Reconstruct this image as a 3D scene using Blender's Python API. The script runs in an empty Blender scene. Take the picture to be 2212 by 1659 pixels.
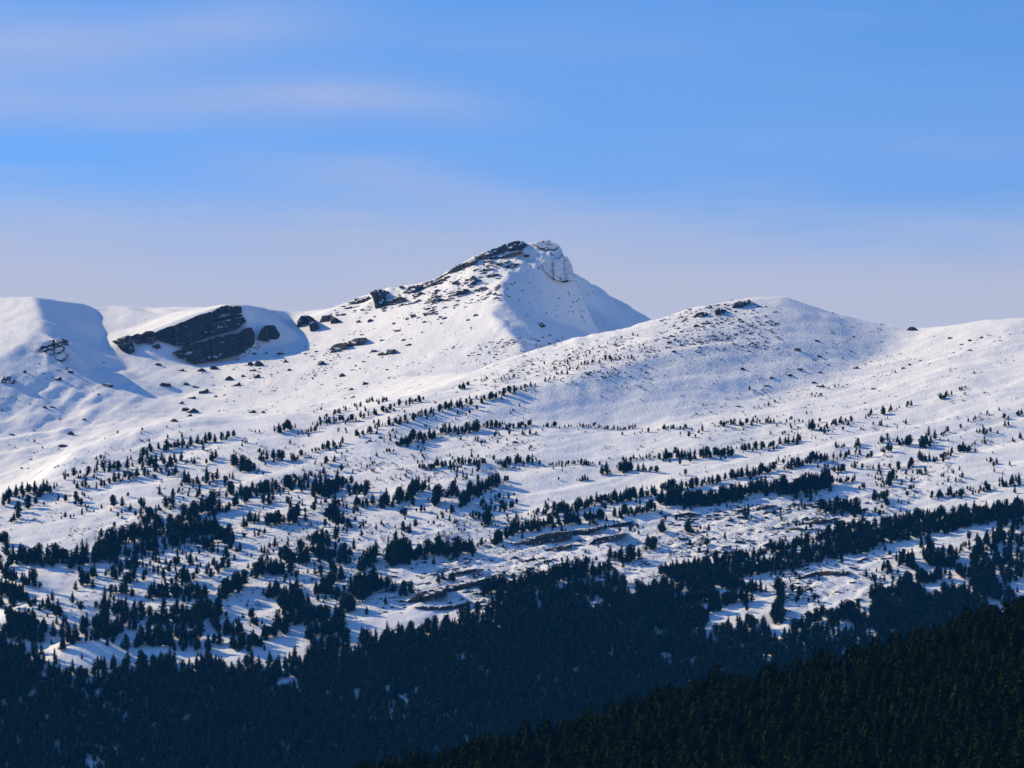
import bpy, bmesh, math, random
import numpy as np
from mathutils import Vector, Matrix
from mathutils.geometry import delaunay_2d_cdt

# ------------------------------------------------------------------ camera, sky, sun, exposure
SC = bpy.context.scene
COL = SC.collection
F, XC, YH = 9008.0, 1106.0, 1560.0        # focal length, centre column and horizon row of a 2212 x 1659 picture

cam = bpy.data.objects.new('camera', bpy.data.cameras.new('camera'))
COL.objects.link(cam)
cam.location = (0, 0, 0)
cam.rotation_euler = (math.radians(90), 0, 0)
cam.data.sensor_width = 36.0
cam.data.lens = 36.0 * F / 2212.0
cam.data.shift_y = (YH - 829.5) / 2212.0
cam.data.clip_start = 1.0
cam.data.clip_end = 30000.0
SC.camera = cam

SUN_EL, SUN_AZ = math.radians(30.5), math.radians(67)      # azimuth from straight ahead towards the left
SUN_DIR = Vector((-math.sin(SUN_AZ) * math.cos(SUN_EL), math.cos(SUN_AZ) * math.cos(SUN_EL), math.sin(SUN_EL)))

world = bpy.data.worlds.new('World')
SC.world = world
world.use_nodes = True


class NT:
    """small helper for node trees"""
    def __init__(self, tree):
        self.t = tree

    def n(self, kind, **props):
        nd = self.t.nodes.new(kind)
        for k, v in props.items():
            setattr(nd, k, v)
        return nd

    def put(self, sock, v):
        if isinstance(v, bpy.types.NodeSocket):
            self.t.links.new(v, sock)
        elif v is not None:
            sock.default_value = v

    def m(self, op, a, b=None, c=None, clamp=False):
        nd = self.n('ShaderNodeMath', operation=op, use_clamp=clamp)
        self.put(nd.inputs[0], a)
        self.put(nd.inputs[1], b)
        self.put(nd.inputs[2], c)
        return nd.outputs[0]

    def mix(self, f, a, b, blend='MIX'):
        nd = self.n('ShaderNodeMix', data_type='RGBA', blend_type=blend)
        self.put(nd.inputs[0], f)
        self.put(nd.inputs[6], a)
        self.put(nd.inputs[7], b)
        return nd.outputs[2]

    def ramp(self, f, lo, hi, a=0.0, b=1.0):
        nd = self.n('ShaderNodeMapRange', interpolation_type='SMOOTHSTEP')
        for i, v in enumerate((f, lo, hi, a, b)):
            self.put(nd.inputs[i], v)
        return nd.outputs[0]

    def noise(self, vec, scale, detail=3.0, rough=0.5):
        nd = self.n('ShaderNodeTexNoise')
        self.put(nd.inputs['Vector'], vec)
        nd.inputs['Scale'].default_value = scale
        nd.inputs['Detail'].default_value = detail
        nd.inputs['Roughness'].default_value = rough
        return nd.outputs['Fac']

    def mapping(self, vec, scale=(1, 1, 1), loc=(0, 0, 0), rot=(0, 0, 0)):
        nd = self.n('ShaderNodeMapping')
        self.put(nd.inputs['Vector'], vec)
        nd.inputs['Scale'].default_value = scale
        nd.inputs['Location'].default_value = loc
        nd.inputs['Rotation'].default_value = rot
        return nd.outputs[0]


def build_world():
    t = world.node_tree
    t.nodes.clear()
    N = NT(t)
    tc = N.n('ShaderNodeTexCoord')
    sep = N.n('ShaderNodeSeparateXYZ')
    N.put(sep.inputs[0], tc.outputs['Generated'])
    x, y, z = sep.outputs
    # the air thins quickly above this winter horizon: look the sky up a little higher than the true elevation
    zz = N.m('ADD', N.m('MULTIPLY', N.m('MAXIMUM', z, 0.0), 1.6), 0.10)
    cmb = N.n('ShaderNodeCombineXYZ')
    N.put(cmb.inputs[0], x); N.put(cmb.inputs[1], y); N.put(cmb.inputs[2], zz)
    nrm = N.n('ShaderNodeVectorMath', operation='NORMALIZE')
    N.put(nrm.inputs[0], cmb.outputs[0])
    sky = N.n('ShaderNodeTexSky', sky_type='NISHITA', sun_disc=False)
    sky.sun_elevation = SUN_EL
    sky.sun_rotation = -SUN_AZ
    sky.altitude = 1500.0
    sky.air_density = 1.25
    sky.dust_density = 0.25
    sky.ozone_density = 2.4
    N.put(sky.inputs['Vector'], nrm.outputs[0])
    hsv = N.n('ShaderNodeHueSaturation')
    hsv.inputs['Saturation'].default_value = 1.16
    hsv.inputs['Value'].default_value = 1.0
    N.put(hsv.inputs['Color'], sky.outputs[0])
    col = N.mix(1.0, hsv.outputs[0], (0.93, 1.15, 1.43, 1.0), 'MULTIPLY')      # deep cold winter blue
    # tangents of azimuth and elevation, so that cirrus lies in long flat streaks
    ay = N.m('MAXIMUM', N.m('ABSOLUTE', y), 0.05)
    u = N.m('DIVIDE', x, ay)
    v = N.m('DIVIDE', z, ay)
    uv = N.n('ShaderNodeCombineXYZ')
    N.put(uv.inputs[0], u); N.put(uv.inputs[1], v); N.put(uv.inputs[2], y)
    nz = N.noise(N.mapping(uv.outputs[0], (11, 95, 1), (3.1, 0.4, 0), (0, 0, 0.07)), 1.0, 9.0, 0.62)
    big = N.noise(N.mapping(uv.outputs[0], (9, 18, 1), (0.7, 5.2, 0)), 1.0, 2.0, 0.5)
    warp = N.m('MULTIPLY', N.m('SUBTRACT', big, 0.5), 0.018)
    vw = N.m('ADD', v, warp)

    def px(X, Y):
        return (X - XC) / F, (YH - Y) / F

    def streak(p0, p1, width, amp, fade=0.02):
        (u0, v0), (u1, v1) = px(*p0), px(*p1)
        k = (v1 - v0) / (u1 - u0)
        line = N.m('MULTIPLY_ADD', N.m('SUBTRACT', u, u0), k, v0)
        d = N.m('DIVIDE', N.m('SUBTRACT', vw, line), width / F)
        g = N.m('POWER', 2.718, N.m('MULTIPLY', N.m('MULTIPLY', d, d), -1.0))
        lo = N.ramp(u, u0 - fade, u0 + fade)
        hi = N.ramp(u, u1 - fade, u1 + fade, 1.0, 0.0)
        return N.m('MULTIPLY', N.m('MULTIPLY', g, amp), N.m('MULTIPLY', lo, hi))

    parts = [streak((-900, 190), (680, 45), 72, 0.8, 0.035), streak((-900, 215), (980, 240), 62, 0.85, 0.035),
             streak((560, 215), (1040, 262), 26, 0.28, 0.03), streak((480, 365), (1420, 490), 46, 0.6, 0.04), streak((300, 130), (1500, 60), 60, 0.2, 0.05), streak((900, 330), (2500, 300), 70, 0.2, 0.06),
             streak((-900, 60), (260, 90), 60, 0.45), streak((1150, 150), (2900, 260), 90, 0.16, 0.04)]
    s = parts[0]
    for p in parts[1:]:
        s = N.m('ADD', s, p)
    s = N.m('MULTIPLY', s, N.ramp(nz, 0.3, 0.7, 0.72, 1.05))
    s = N.m('ADD', s, N.m('MULTIPLY', N.ramp(nz, 0.52, 0.8), 0.22))
    # pale lavender haze bank along the whole horizon
    bank = N.ramp(N.m('ADD', vw, N.m('MULTIPLY', N.m('SUBTRACT', nz, 0.5), 0.022)), 0.102, 0.138, 1.0, 0.0)
    col = N.mix(N.m('MINIMUM', N.m('MULTIPLY', s, 0.74), 0.9), col, (3.1, 3.85, 6.2, 1.0))
    f = N.m('MULTIPLY', bank, 0.92)
    cloud = (4.15, 4.3, 5.3, 1.0)
    col = N.mix(f, col, cloud)
    bg = N.n('ShaderNodeBackground')
    bg.inputs['Strength'].default_value = 0.12
    N.put(bg.inputs['Color'], col)
    out = N.n('ShaderNodeOutputWorld')
    t.links.new(bg.outputs[0], out.inputs['Surface'])


build_world()

sun = bpy.data.objects.new('sun', bpy.data.lights.new('sun', 'SUN'))
COL.objects.link(sun)
sun.data.energy = 5.0
sun.data.angle = math.radians(0.5)
sun.data.color = (1.0, 0.81, 0.48)
sun.rotation_euler = SUN_DIR.to_track_quat('Z', 'Y').to_euler()

SC.view_settings.view_transform = 'Standard'
SC.view_settings.look = 'None'
SC.view_settings.exposure = 0.09
SC.view_settings.gamma = 1.0
SC.render.engine = 'CYCLES'
SC.cycles.use_denoising = True
SC.cycles.max_bounces = 4
SC.cycles.diffuse_bounces = 1
SC.cycles.volume_bounces = 0

random.seed(7)
RNG = np.random.default_rng(11)

# ------------------------------------------------------------------ helpers


def P(X, Y, d):
    """world point seen at column X, row Y and depth d"""
    return ((X - XC) / F * d, d, (YH - Y) / F * d)


def tag(o, label=None, cat=None, group=None, kind=None):
    for k, v in (('label', label), ('category', cat), ('group', group), ('kind', kind)):
        if v:
            o[k] = v
    return o


def mesh_from(name, verts, tris, mats, smooth=False, mat_idx=None):
    me = bpy.data.meshes.new(name)
    v = np.asarray(verts, np.float32)
    f = np.asarray(tris, np.int32)
    k = f.shape[1]
    me.vertices.add(len(v))
    me.vertices.foreach_set('co', v.ravel())
    me.loops.add(f.size)
    me.loops.foreach_set('vertex_index', f.ravel())
    me.polygons.add(len(f))
    me.polygons.foreach_set('loop_start', np.arange(0, f.size, k, dtype=np.int32))
    try:
        me.polygons.foreach_set('loop_total', np.full(len(f), k, np.int32))
    except Exception:
        pass
    for m in (mats if isinstance(mats, (list, tuple)) else [mats]):
        me.materials.append(m)
    if mat_idx is not None:
        me.polygons.foreach_set('material_index', np.asarray(mat_idx, np.int32))
    me.polygons.foreach_set('use_smooth', np.full(len(f), bool(smooth)))
    me.update(calc_edges=True)
    me.validate()
    return me


def link(name, me, parent=None, loc=None):
    o = bpy.data.objects.new(name, me)
    COL.objects.link(o)
    if parent is not None:
        o.parent = parent
    if loc is not None:
        o.location = loc
    return o


def hash2(ix, iy, seed):
    h = (ix.astype(np.int64) * 374761393 + iy.astype(np.int64) * 668265263 + seed * 974634777) & 0xFFFFFFFF
    h = ((h ^ (h >> 13)) * 1274126177) & 0xFFFFFFFF
    h = h ^ (h >> 16)
    return (h & 0xFFFF) / 65535.0 * 2 - 1


def vnoise(x, y, seed=0):
    ix, iy = np.floor(x), np.floor(y)
    fx, fy = x - ix, y - iy
    fx = fx * fx * fx * (fx * (fx * 6 - 15) + 10)
    fy = fy * fy * fy * (fy * (fy * 6 - 15) + 10)
    a = hash2(ix, iy, seed); b = hash2(ix + 1, iy, seed)
    c = hash2(ix, iy + 1, seed); d = hash2(ix + 1, iy + 1, seed)
    return (a * (1 - fx) + b * fx) * (1 - fy) + (c * (1 - fx) + d * fx) * fy


def fbm(x, y, octs, seed=0, gain=0.5):
    s, a = 0, 1.0
    for i in range(octs):
        s = s + a * vnoise(x * 2 ** i + 17.3 * i, y * 2 ** i - 9.1 * i, seed + i)
        a *= gain
    return s

# ------------------------------------------------------------------ materials


def material(name):
    m = bpy.data.materials.new(name)
    m.use_nodes = True
    t = m.node_tree
    t.nodes.clear()
    N = NT(t)
    b = N.n('ShaderNodeBsdfPrincipled')
    o = N.n('ShaderNodeOutputMaterial')
    t.links.new(b.outputs[0], o.inputs[0])
    return m, N, b


def world_pos(N):
    return N.n('ShaderNodeNewGeometry').outputs['Position']


def bump(N, b, h, strength, dist):
    bp = N.n('ShaderNodeBump')
    bp.inputs['Strength'].default_value = strength
    bp.inputs['Distance'].default_value = dist
    N.put(bp.inputs['Height'], h)
    N.t.links.new(bp.outputs[0], b.inputs['Normal'])


def rock_color(N, pos, warm=0.0):
    n1 = N.noise(N.mapping(pos, (0.25, 0.25, 0.9), rot=(0, -0.35, 0)), 1.0, 4.0, 0.6)
    n2 = N.noise(pos, 1.3, 4.0, 0.6)
    c = N.mix(N.ramp(n1, 0.35, 0.68), (0.022, 0.022, 0.024, 1), (0.085 + warm, 0.07 + warm * 0.7, 0.06, 1))
    return N.mix(N.ramp(n2, 0.45, 0.7), c, (0.035, 0.032, 0.03, 1))


def make_snow():
    m, N, b = material('snow')
    geo = N.n('ShaderNodeNewGeometry')
    pos = geo.outputs['Position']
    sep = N.n('ShaderNodeSeparateXYZ')
    N.put(sep.inputs[0], geo.outputs['True Normal'])
    steep = sep.outputs[2]
    broad = N.noise(pos, 0.02, 3.0)
    fine = N.noise(N.mapping(pos, (0.35, 0.16, 0.5), rot=(0, 0, -0.55)), 1.0, 5.0, 0.6)
    snow = N.mix(N.ramp(broad, 0.3, 0.7), (0.92, 0.92, 0.925, 1), (0.87, 0.875, 0.885, 1))
    # bare rock on ground too steep to hold snow, broken up by drifts
    r = N.m('ADD', steep, N.m('MULTIPLY', N.m('SUBTRACT', N.noise(pos, 0.16, 5.0, 0.65), 0.5), 0.55))
    rockf = N.ramp(r, 0.30, 0.38, 1.0, 0.0)
    # heather and stones poking through thin snow, where the ground is marked as stony
    at = N.n('ShaderNodeAttribute', attribute_name='stony')
    pn = N.noise(N.mapping(pos, (0.55, 0.28, 0.6), rot=(0, 0, -0.55)), 1.0, 4.0, 0.72)
    th = N.m('SUBTRACT', 0.80, N.m('MULTIPLY', at.outputs['Fac'], 0.22))
    pep = N.ramp(N.m('SUBTRACT', pn, th), 0.0, 0.05)
    c = N.mix(pep, snow, (0.085, 0.075, 0.06, 1))
    c = N.mix(rockf, c, rock_color(N, pos))
    N.put(b.inputs['Base Color'], c)
    b.inputs['Roughness'].default_value = 0.75
    b.inputs['Specular IOR Level'].default_value = 0.15
    h = N.m('ADD', fine, N.m('MULTIPLY', N.noise(pos, 0.6, 3.0), 0.5))
    bump(N, b, h, 0.55, 0.9)
    return m


def make_rock(name, snow_lo=0.62, snow_hi=0.78, warm=0.0, mottle=0.7):
    m, N, b = material(name)
    geo = N.n('ShaderNodeNewGeometry')
    pos = geo.outputs['Position']
    sep = N.n('ShaderNodeSeparateXYZ')
    N.put(sep.inputs[0], geo.outputs['Normal'])
    nz = N.noise(pos, 0.55, 5.0, 0.65)
    f = N.m('ADD', sep.outputs[2], N.m('MULTIPLY', N.m('SUBTRACT', nz, 0.5), mottle))
    f = N.ramp(f, snow_lo, snow_hi)
    c = N.mix(f, rock_color(N, pos, warm), (0.84, 0.85, 0.87, 1))
    N.put(b.inputs['Base Color'], c)
    b.inputs['Roughness'].default_value = 0.85
    b.inputs['Specular IOR Level'].default_value = 0.2
    bump(N, b, N.noise(N.mapping(pos, (0.5, 0.5, 1.4), rot=(0, -0.35, 0)), 1.0, 6.0, 0.65), 0.8, 1.2)
    return m


def make_foliage(name, ca, cb):
    m, N, b = material(name)
    pos = world_pos(N)
    oi = N.n('ShaderNodeObjectInfo')
    n = N.noise(pos, 0.35, 3.0)
    r = N.m('MULTIPLY_ADD', oi.outputs['Random'], 0.5, N.m('MULTIPLY', n, 0.6))
    c = N.mix(N.ramp(r, 0.2, 0.85), ca, cb)
    N.put(b.inputs['Base Color'], c)
    b.inputs['Roughness'].default_value = 0.7
    b.inputs['Specular IOR Level'].default_value = 0.03
    return m


def make_bark():
    m, N, b = material('bark')
    pos = world_pos(N)
    c = N.mix(N.noise(N.mapping(pos, (3, 3, 0.7)), 1.0, 4.0), (0.018, 0.013, 0.01, 1), (0.04, 0.026, 0.017, 1))
    N.put(b.inputs['Base Color'], c)
    b.inputs['Roughness'].default_value = 0.9
    return m


def make_valley():
    m, N, b = material('valley_ground')
    pos = world_pos(N)
    c = N.mix(N.ramp(N.noise(pos, 0.05, 5.0), 0.42, 0.62), (0.035, 0.035, 0.02, 1), (0.10, 0.085, 0.05, 1))
    N.put(b.inputs['Base Color'], c)
    b.inputs['Roughness'].default_value = 0.95
    bump(N, b, N.noise(pos, 0.7, 4.0), 0.5, 0.5)
    return m


M_SNOW = make_snow()
M_ROCK = make_rock('rock')
M_CLIFF = make_rock('cliff_rock', 0.72, 0.84, 0.0, 0.75)
M_CRAG = make_rock('crag_rock', 0.50, 0.66)
M_RIME = make_rock('rimed_rock', -0.22, -0.02)
M_PINE = make_foliage('pine_needles', (0.003, 0.013, 0.010, 1), (0.008, 0.024, 0.015, 1))
M_FIR = make_foliage('fir_needles', (0.005, 0.013, 0.001, 1), (0.013, 0.026, 0.002, 1))
M_SHRUB = make_foliage('juniper', (0.014, 0.02, 0.012, 1), (0.034, 0.036, 0.02, 1))
M_BARK = make_bark()
M_VALLEY = make_valley()

# ------------------------------------------------------------------ the mountain
X0, X1, Y0, Y1, DX, DY = -780.0, 780.0, 2840.0, 4640.0, 2.0, 3.6
GX = np.arange(X0, X1 + 0.1, DX)
GY = np.arange(Y0, Y1 + 0.1, DY)

LINES = [
    # skyline, left ridge to the summit and down its far shoulder
    [(-500, 660, 4300), (-250, 652, 4290), (0, 642, 4255), (75, 641, 4245), (150, 650, 4310), (260, 661, 4370), (400, 664, 4390),
     (470, 661, 4330), (495, 657, 4262), (530, 659, 4250), (560, 662, 4290), (590, 668, 4340), (625, 674, 4400), (680, 669, 4400), (735, 664, 4380),
     (790, 637, 4355), (830, 622, 4345), (900, 612, 4335), (935, 602, 4330), (970, 582, 4325), (1000, 562, 4325), (1040, 542, 4325), (1090, 525, 4325),
     (1140, 520, 4325), (1190, 519, 4328), (1206, 527, 4330), (1215, 551, 4350), (1230, 557, 4380), (1241, 588, 4415), (1265, 599, 4455), (1288, 613, 4482), (1296, 624, 4490), (1395, 681, 4522), (1480, 735, 4560)],
    # arete of the summit, lit on its left and shaded on its right
    [(1195, 545, 4305), (1160, 568, 4292), (1117, 584, 4280), (1082, 610, 4250), (1086, 645, 4205), (1066, 674, 4165), (1080, 698, 4130), (1108, 726, 4095), (1130, 754, 4058), (1150, 790, 4020)],
    # upper and lower edge of the slab cliff
    [(243, 741, 4203), (330, 711, 4214), (420, 679, 4226), (490, 658, 4240), (526, 660, 4243)],
    [(250, 752, 4193), (330, 776, 4176), (430, 789, 4180), (545, 766, 4200), (604, 746, 4222)],
    # right end of the cliff falling into the shaded cove
    [(526, 660, 4243), (556, 700, 4236), (600, 742, 4224)],
    [(622, 678, 4380), (640, 715, 4300), (652, 736, 4250)],
    # left spur: from the skyline down to its rocky nose, then away to the left
    [(75, 641, 4245), (90, 690, 4150), (93, 728, 4095), (142, 738, 4082), (92, 768, 4052), (40, 779, 4025), (0, 787, 4000), (-200, 832, 3905), (-400, 880, 3810)],
    # gully between the shaded spur and the lit headwall, then the corrie floor
    [(205, 667, 4345), (217, 698, 4290), (228, 744, 4212), (285, 800, 4122), (335, 856, 4030), (312, 890, 3962), (210, 926, 3885), (120, 975, 3790), (0, 1052, 3700), (-200, 1130, 3600), (-400, 1200, 3500)],
    [(190, 790, 4085), (230, 850, 4000), (150, 895, 3930), (20, 930, 3860), (-150, 1000, 3760)],
    # plateau above the cliff
    [(270, 712, 4270), (380, 676, 4310), (450, 664, 4320)],
    # lit slope below the cliff and under the summit
    [(390, 852, 4070), (450, 835, 4090), (560, 800, 4140), (650, 757, 4210), (740, 710, 4280)],
    [(380, 900, 3960), (500, 880, 3990), (620, 845, 4050), (720, 800, 4110), (830, 745, 4165), (920, 690, 4215), (1010, 640, 4250)],
    [(600, 905, 3870), (700, 890, 3905), (800, 845, 3985), (900, 795, 4055), (980, 745, 4110), (1040, 700, 4150)],
    # brow of the near slope in front of the corrie, running up to become the crest of the right-hand knoll
    [(-400, 1200, 3330), (-200, 1130, 3410), (0, 1068, 3480), (101, 1033, 3520), (146, 969, 3590), (216, 947, 3620), (290, 921, 3650), (371, 910, 3665), (438, 900, 3680),
     (505, 893, 3690), (600, 887, 3700), (741, 880, 3715), (850, 860, 3745), (950, 829, 3790), (1050, 787, 3850), (1130, 754, 3905), (1250, 719, 3930), (1395, 683, 3955),
     (1500, 653, 3980), (1600, 638, 4000), (1690, 633, 4010), (1750, 656, 4015), (1830, 681, 4020), (1900, 696, 4025), (1970, 707, 4030), (2050, 705, 4010), (2130, 689, 3985), (2212, 683, 3980), (2500, 690, 3950), (2800, 700, 3920)],
    # hidden ground behind that brow
    [(-400, 1240, 3420), (-200, 1170, 3500), (0, 1100, 3580), (146, 1000, 3680), (290, 945, 3740), (438, 925, 3770), (600, 912, 3790), (741, 900, 3805), (850, 868, 3830), (950, 834, 3870), (1060, 800, 3930)],
    [(1150, 812, 3985), (1250, 845, 4030), (1395, 890, 4090), (1500, 900, 4130), (1650, 880, 4150), (1850, 820, 4160), (2100, 760, 4150), (2500, 760, 4100), (2800, 760, 4080)],
    # knoll: its near rib, the shaded flank below and the shallow hollow on the right
    [(1690, 633, 4010), (1560, 715, 3897), (1400, 765, 3822), (1200, 828, 3736), (1000, 868, 3697), (880, 900, 3655), (790, 925, 3625)],
    [(1690, 650, 3985), (1640, 720, 3905), (1560, 790, 3815), (1440, 850, 3745), (1250, 890, 3700), (1050, 912, 3665)],
    [(1970, 720, 3990), (1900, 770, 3906), (1800, 820, 3820), (1660, 870, 3754), (1500, 905, 3703), (1350, 925, 3680)],
    [(2212, 690, 3965), (2150, 740, 3880), (2050, 800, 3800), (1950, 850, 3745), (1800, 895, 3695)],
    [(2800, 760, 3840), (2500, 760, 3840), (2330, 760, 3840)],
    # benches of the main slope
    [(-400, 1310, 3220), (0, 1110, 3430), (250, 1015, 3540), (500, 950, 3615), (700, 935, 3640), (900, 925, 3650), (1160, 922, 3655), (1400, 932, 3650), (1700, 920, 3660), (2000, 880, 3690), (2212, 840, 3720), (2500, 800, 3760), (2800, 790, 3780)],
    [(-400, 1380, 3150), (0, 1180, 3340), (300, 1080, 3450), (600, 1010, 3530), (900, 1005, 3540), (1160, 985, 3560), (1400, 1000, 3555), (1700, 965, 3590), (2000, 930, 3620), (2212, 900, 3640), (2800, 850, 3680)],
    [(-400, 1450, 3090), (0, 1260, 3255), (300, 1160, 3355), (600, 1085, 3440), (850, 1080, 3450), (1030, 1070, 3458), (1130, 1080, 3462), (1250, 1060, 3480), (1500, 1020, 3520), (1800, 990, 3550), (2212, 960, 3570), (2800, 910, 3610)],
    [(850, 1130, 3390), (1000, 1110, 3415), (1080, 1105, 3430), (1150, 1100, 3440)],
    [(-400, 1560, 3010), (0, 1340, 3180), (180, 1290, 3225), (400, 1240, 3270), (700, 1185, 3330), (1000, 1180, 3340), (1250, 1110, 3405), (1600, 1060, 3460), (2000, 1040, 3480), (2212, 1010, 3500), (2800, 960, 3540)],
    [(-400, 1700, 2940), (-100, 1450, 3075), (60, 1245, 3215), (120, 1290, 3180), (180, 1335, 3140), (150, 1400, 3090)],
    [(130, 1390, 3130), (60, 1420, 3110), (0, 1440, 3100)],
    [(220, 1390, 3135), (500, 1370, 3155), (700, 1320, 3205), (900, 1280, 3240), (1100, 1200, 3320), (1400, 1150, 3370), (1700, 1120, 3400), (2000, 1110, 3405), (2212, 1080, 3420), (2800, 1030, 3470)],
    [(200, 1560, 3015), (600, 1500, 3060), (1000, 1420, 3115), (1400, 1300, 3205), (1700, 1230, 3270), (2000, 1170, 3325), (2212, 1140, 3350), (2800, 1090, 3400)],
    [(-400, 1760, 2900), (0, 1720, 2920), (400, 1690, 2935), (1000, 1560, 3015), (1500, 1430, 3105), (1800, 1320, 3175), (2000, 1260, 3225), (2212, 1240, 3245), (2800, 1190, 3300)],
    [(1700, 1400, 3110), (2000, 1350, 3150), (2212, 1330, 3165), (2800, 1280, 3215)],
]

# the steep shaded face right of the arete is almost a plane
for fx, fy in ((1250, 655), (1310, 680), (1140, 700), (1190, 690), (1240, 705), (1300, 735), (1370, 720), (1180, 745), (1260, 770), (1340, 790), (1440, 760)):
    LINES.append([(fx, fy, -1047.0 / ((YH - fy) / F + 0.68 * (fx - XC) / F - 0.35))])


def tin():
    pts = []
    for ln in LINES:
        w = [P(*p) for p in ln]
        for a, b in zip(w[:-1], w[1:]):
            n = max(1, int(math.hypot(b[0] - a[0], b[1] - a[1]) / 14))
            for i in range(n):
                t = i / n
                pts.append(tuple(a[k] + (b[k] - a[k]) * t for k in range(3)))
        pts.append(w[-1])
    # the far side falls away behind the skyline; the foot runs out into the valley
    sky = LINES[0] + [(1700, 800, 4560), (2200, 820, 4560)]
    for x in np.arange(-1000, 1001, 100.0):
        pts.append((x, 4720.0, 230.0))
        pts.append((x, 2780.0, -105.0 - 0.02 * x))
    for y in np.arange(2850, 4700, 150.0):
        pts.append((-1000.0, y, -90 + (y - 2780) * 0.26))
        pts.append((1000.0, y, -90 + (y - 2780) * 0.38 if y < 3950 else 330.0))
    keep, seen = [], set()
    for p in pts:
        k = (round(p[0] / 4), round(p[1] / 4))
        if k not in seen:
            seen.add(k)
            keep.append(p)
    v2 = [Vector((p[0], p[1])) for p in keep]
    ov, oe, of, orig, _, _ = delaunay_2d_cdt(v2, [], [], 0, 1e-4)
    zz = [keep[o[0]][2] for o in orig]
    H = np.full((len(GY), len(GX)), -100.0)
    for tri in of:
        a, b, c = (ov[i] for i in tri)
        za, zb, zc = (zz[i] for i in tri)
        i0 = max(0, int((min(a.x, b.x, c.x) - X0) / DX)); i1 = min(len(GX), int((max(a.x, b.x, c.x) - X0) / DX) + 2)
        j0 = max(0, int((min(a.y, b.y, c.y) - Y0) / DY)); j1 = min(len(GY), int((max(a.y, b.y, c.y) - Y0) / DY) + 2)
        if i0 >= i1 or j0 >= j1:
            continue
        gx, gy = np.meshgrid(GX[i0:i1], GY[j0:j1])
        den = (b.y - c.y) * (a.x - c.x) + (c.x - b.x) * (a.y - c.y)
        if abs(den) < 1e-9:
            continue
        l1 = ((b.y - c.y) * (gx - c.x) + (c.x - b.x) * (gy - c.y)) / den
        l2 = ((c.y - a.y) * (gx - c.x) + (a.x - c.x) * (gy - c.y)) / den
        l3 = 1 - l1 - l2
        ins = (l1 >= -1e-6) & (l2 >= -1e-6) & (l3 >= -1e-6)
        sub = H[j0:j1, i0:i1]
        sub[ins] = (l1 * za + l2 * zb + l3 * zc)[ins]
    return H


def blur(H, sx, sy):
    for ax, s in ((1, sx), (0, sy)):
        r = int(3 * s) + 1
        k = np.exp(-0.5 * (np.arange(-r, r + 1) / s) ** 2)
        k /= k.sum()
        pad = [(0, 0), (0, 0)]
        pad[ax] = (r, r)
        Hp = np.pad(H, pad, mode='edge')
        out = np.zeros_like(H)
        n = H.shape[ax]
        for i, w in enumerate(k):
            out += w * (Hp[:, i:i + n] if ax == 1 else Hp[i:i + n, :])
        H = out
    return H


HT = tin()
wide = blur(HT, 9 / DX, 14 / DY)
tight = blur(HT, 3.0 / DX, 4.0 / DY)
MX, MY = np.meshgrid(GX, GY)
IX = XC + F * MX / MY                                    # column at which a ground point is seen
IY = YH - F * HT / MY                                    # and its row
hi = np.clip((MY - 3950) / 80, 0, 1)                     # crisp summit country, softer lower slopes
HT = tight * hi + wide * (1 - hi)


def blob(cx, cy, rx, ry):
    return np.exp(-(((IX - cx) / rx) ** 2 + ((IY - cy) / ry) ** 2))


stony = np.clip(0.9 * blob(1560, 700, 190, 45) + 0.75 * blob(1400, 770, 250, 35) + 0.55 * blob(1650, 800, 230, 70) + 0.5 * blob(830, 760, 260, 110)
                + 0.55 * blob(980, 600, 150, 60) + 0.95 * blob(1500, 1170, 300, 70) + 1.0 * blob(1000, 1230, 250, 70) + 0.8 * blob(700, 1250, 300, 120)
                + 0.8 * blob(1770, 1260, 160, 60) + 0.7 * blob(640, 1120, 200, 80) + 0.5 * blob(250, 860, 260, 110) + 0.5 * blob(2000, 790, 260, 90)
                + 0.5 * blob(1800, 1080, 300, 70) + 0.25, 0, 1)
# wind drifts, hummocks and beds of rock that crop out as low steps across the slope
qq = (MY * 0.86 - MX * 0.51) + 14 * fbm(MX / 130, MY / 130, 3, 5)
amp = np.clip(fbm(MX / 170, MY / 120, 3, 9) + 0.25, 0, 1)
low = np.clip((4010 - MY) / 120, 0, 1)


def saw(t):
    t = t - np.floor(t)
    return np.where(t < 0.78, t / 0.78, (1 - t) / 0.22)


broken = np.clip(blob(1500, 1175, 330, 75) + blob(1000, 1240, 240, 70) + 0.8 * blob(1770, 1260, 180, 70) + 0.6 * blob(1800, 1100, 260, 60), 0, 1)
HT = HT + 1.9 * fbm(MX / 75, MY / 90, 3, 2) * (0.35 + 0.65 * low) + 0.5 * fbm(MX / 18, MY / 24, 3, 3)
HT = HT + low * (1.7 * amp + 0.4) * (saw(qq / 46) - 0.5) + low * (0.5 + 1.3 * broken) * (saw(qq / 15.5 + 0.3 * fbm(MX / 40, MY / 40, 2, 8)) - 0.5)
HT = HT + 1.9 * np.clip(blob(150, 860, 230, 90) + 0.5 * blob(60, 960, 150, 60), 0, 1) * fbm((MX - 0.25 * MY) / 20, MY / 75, 3, 52)
HT = HT + 1.6 * np.clip(blob(1280, 660, 110, 80), 0, 1) * fbm((MX + 0.3 * MY) / 16, MY / 30, 4, 63, 0.6)
HT = HT + broken * 0.9 * fbm(MX / 7, MY / 8, 3, 21)
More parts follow.
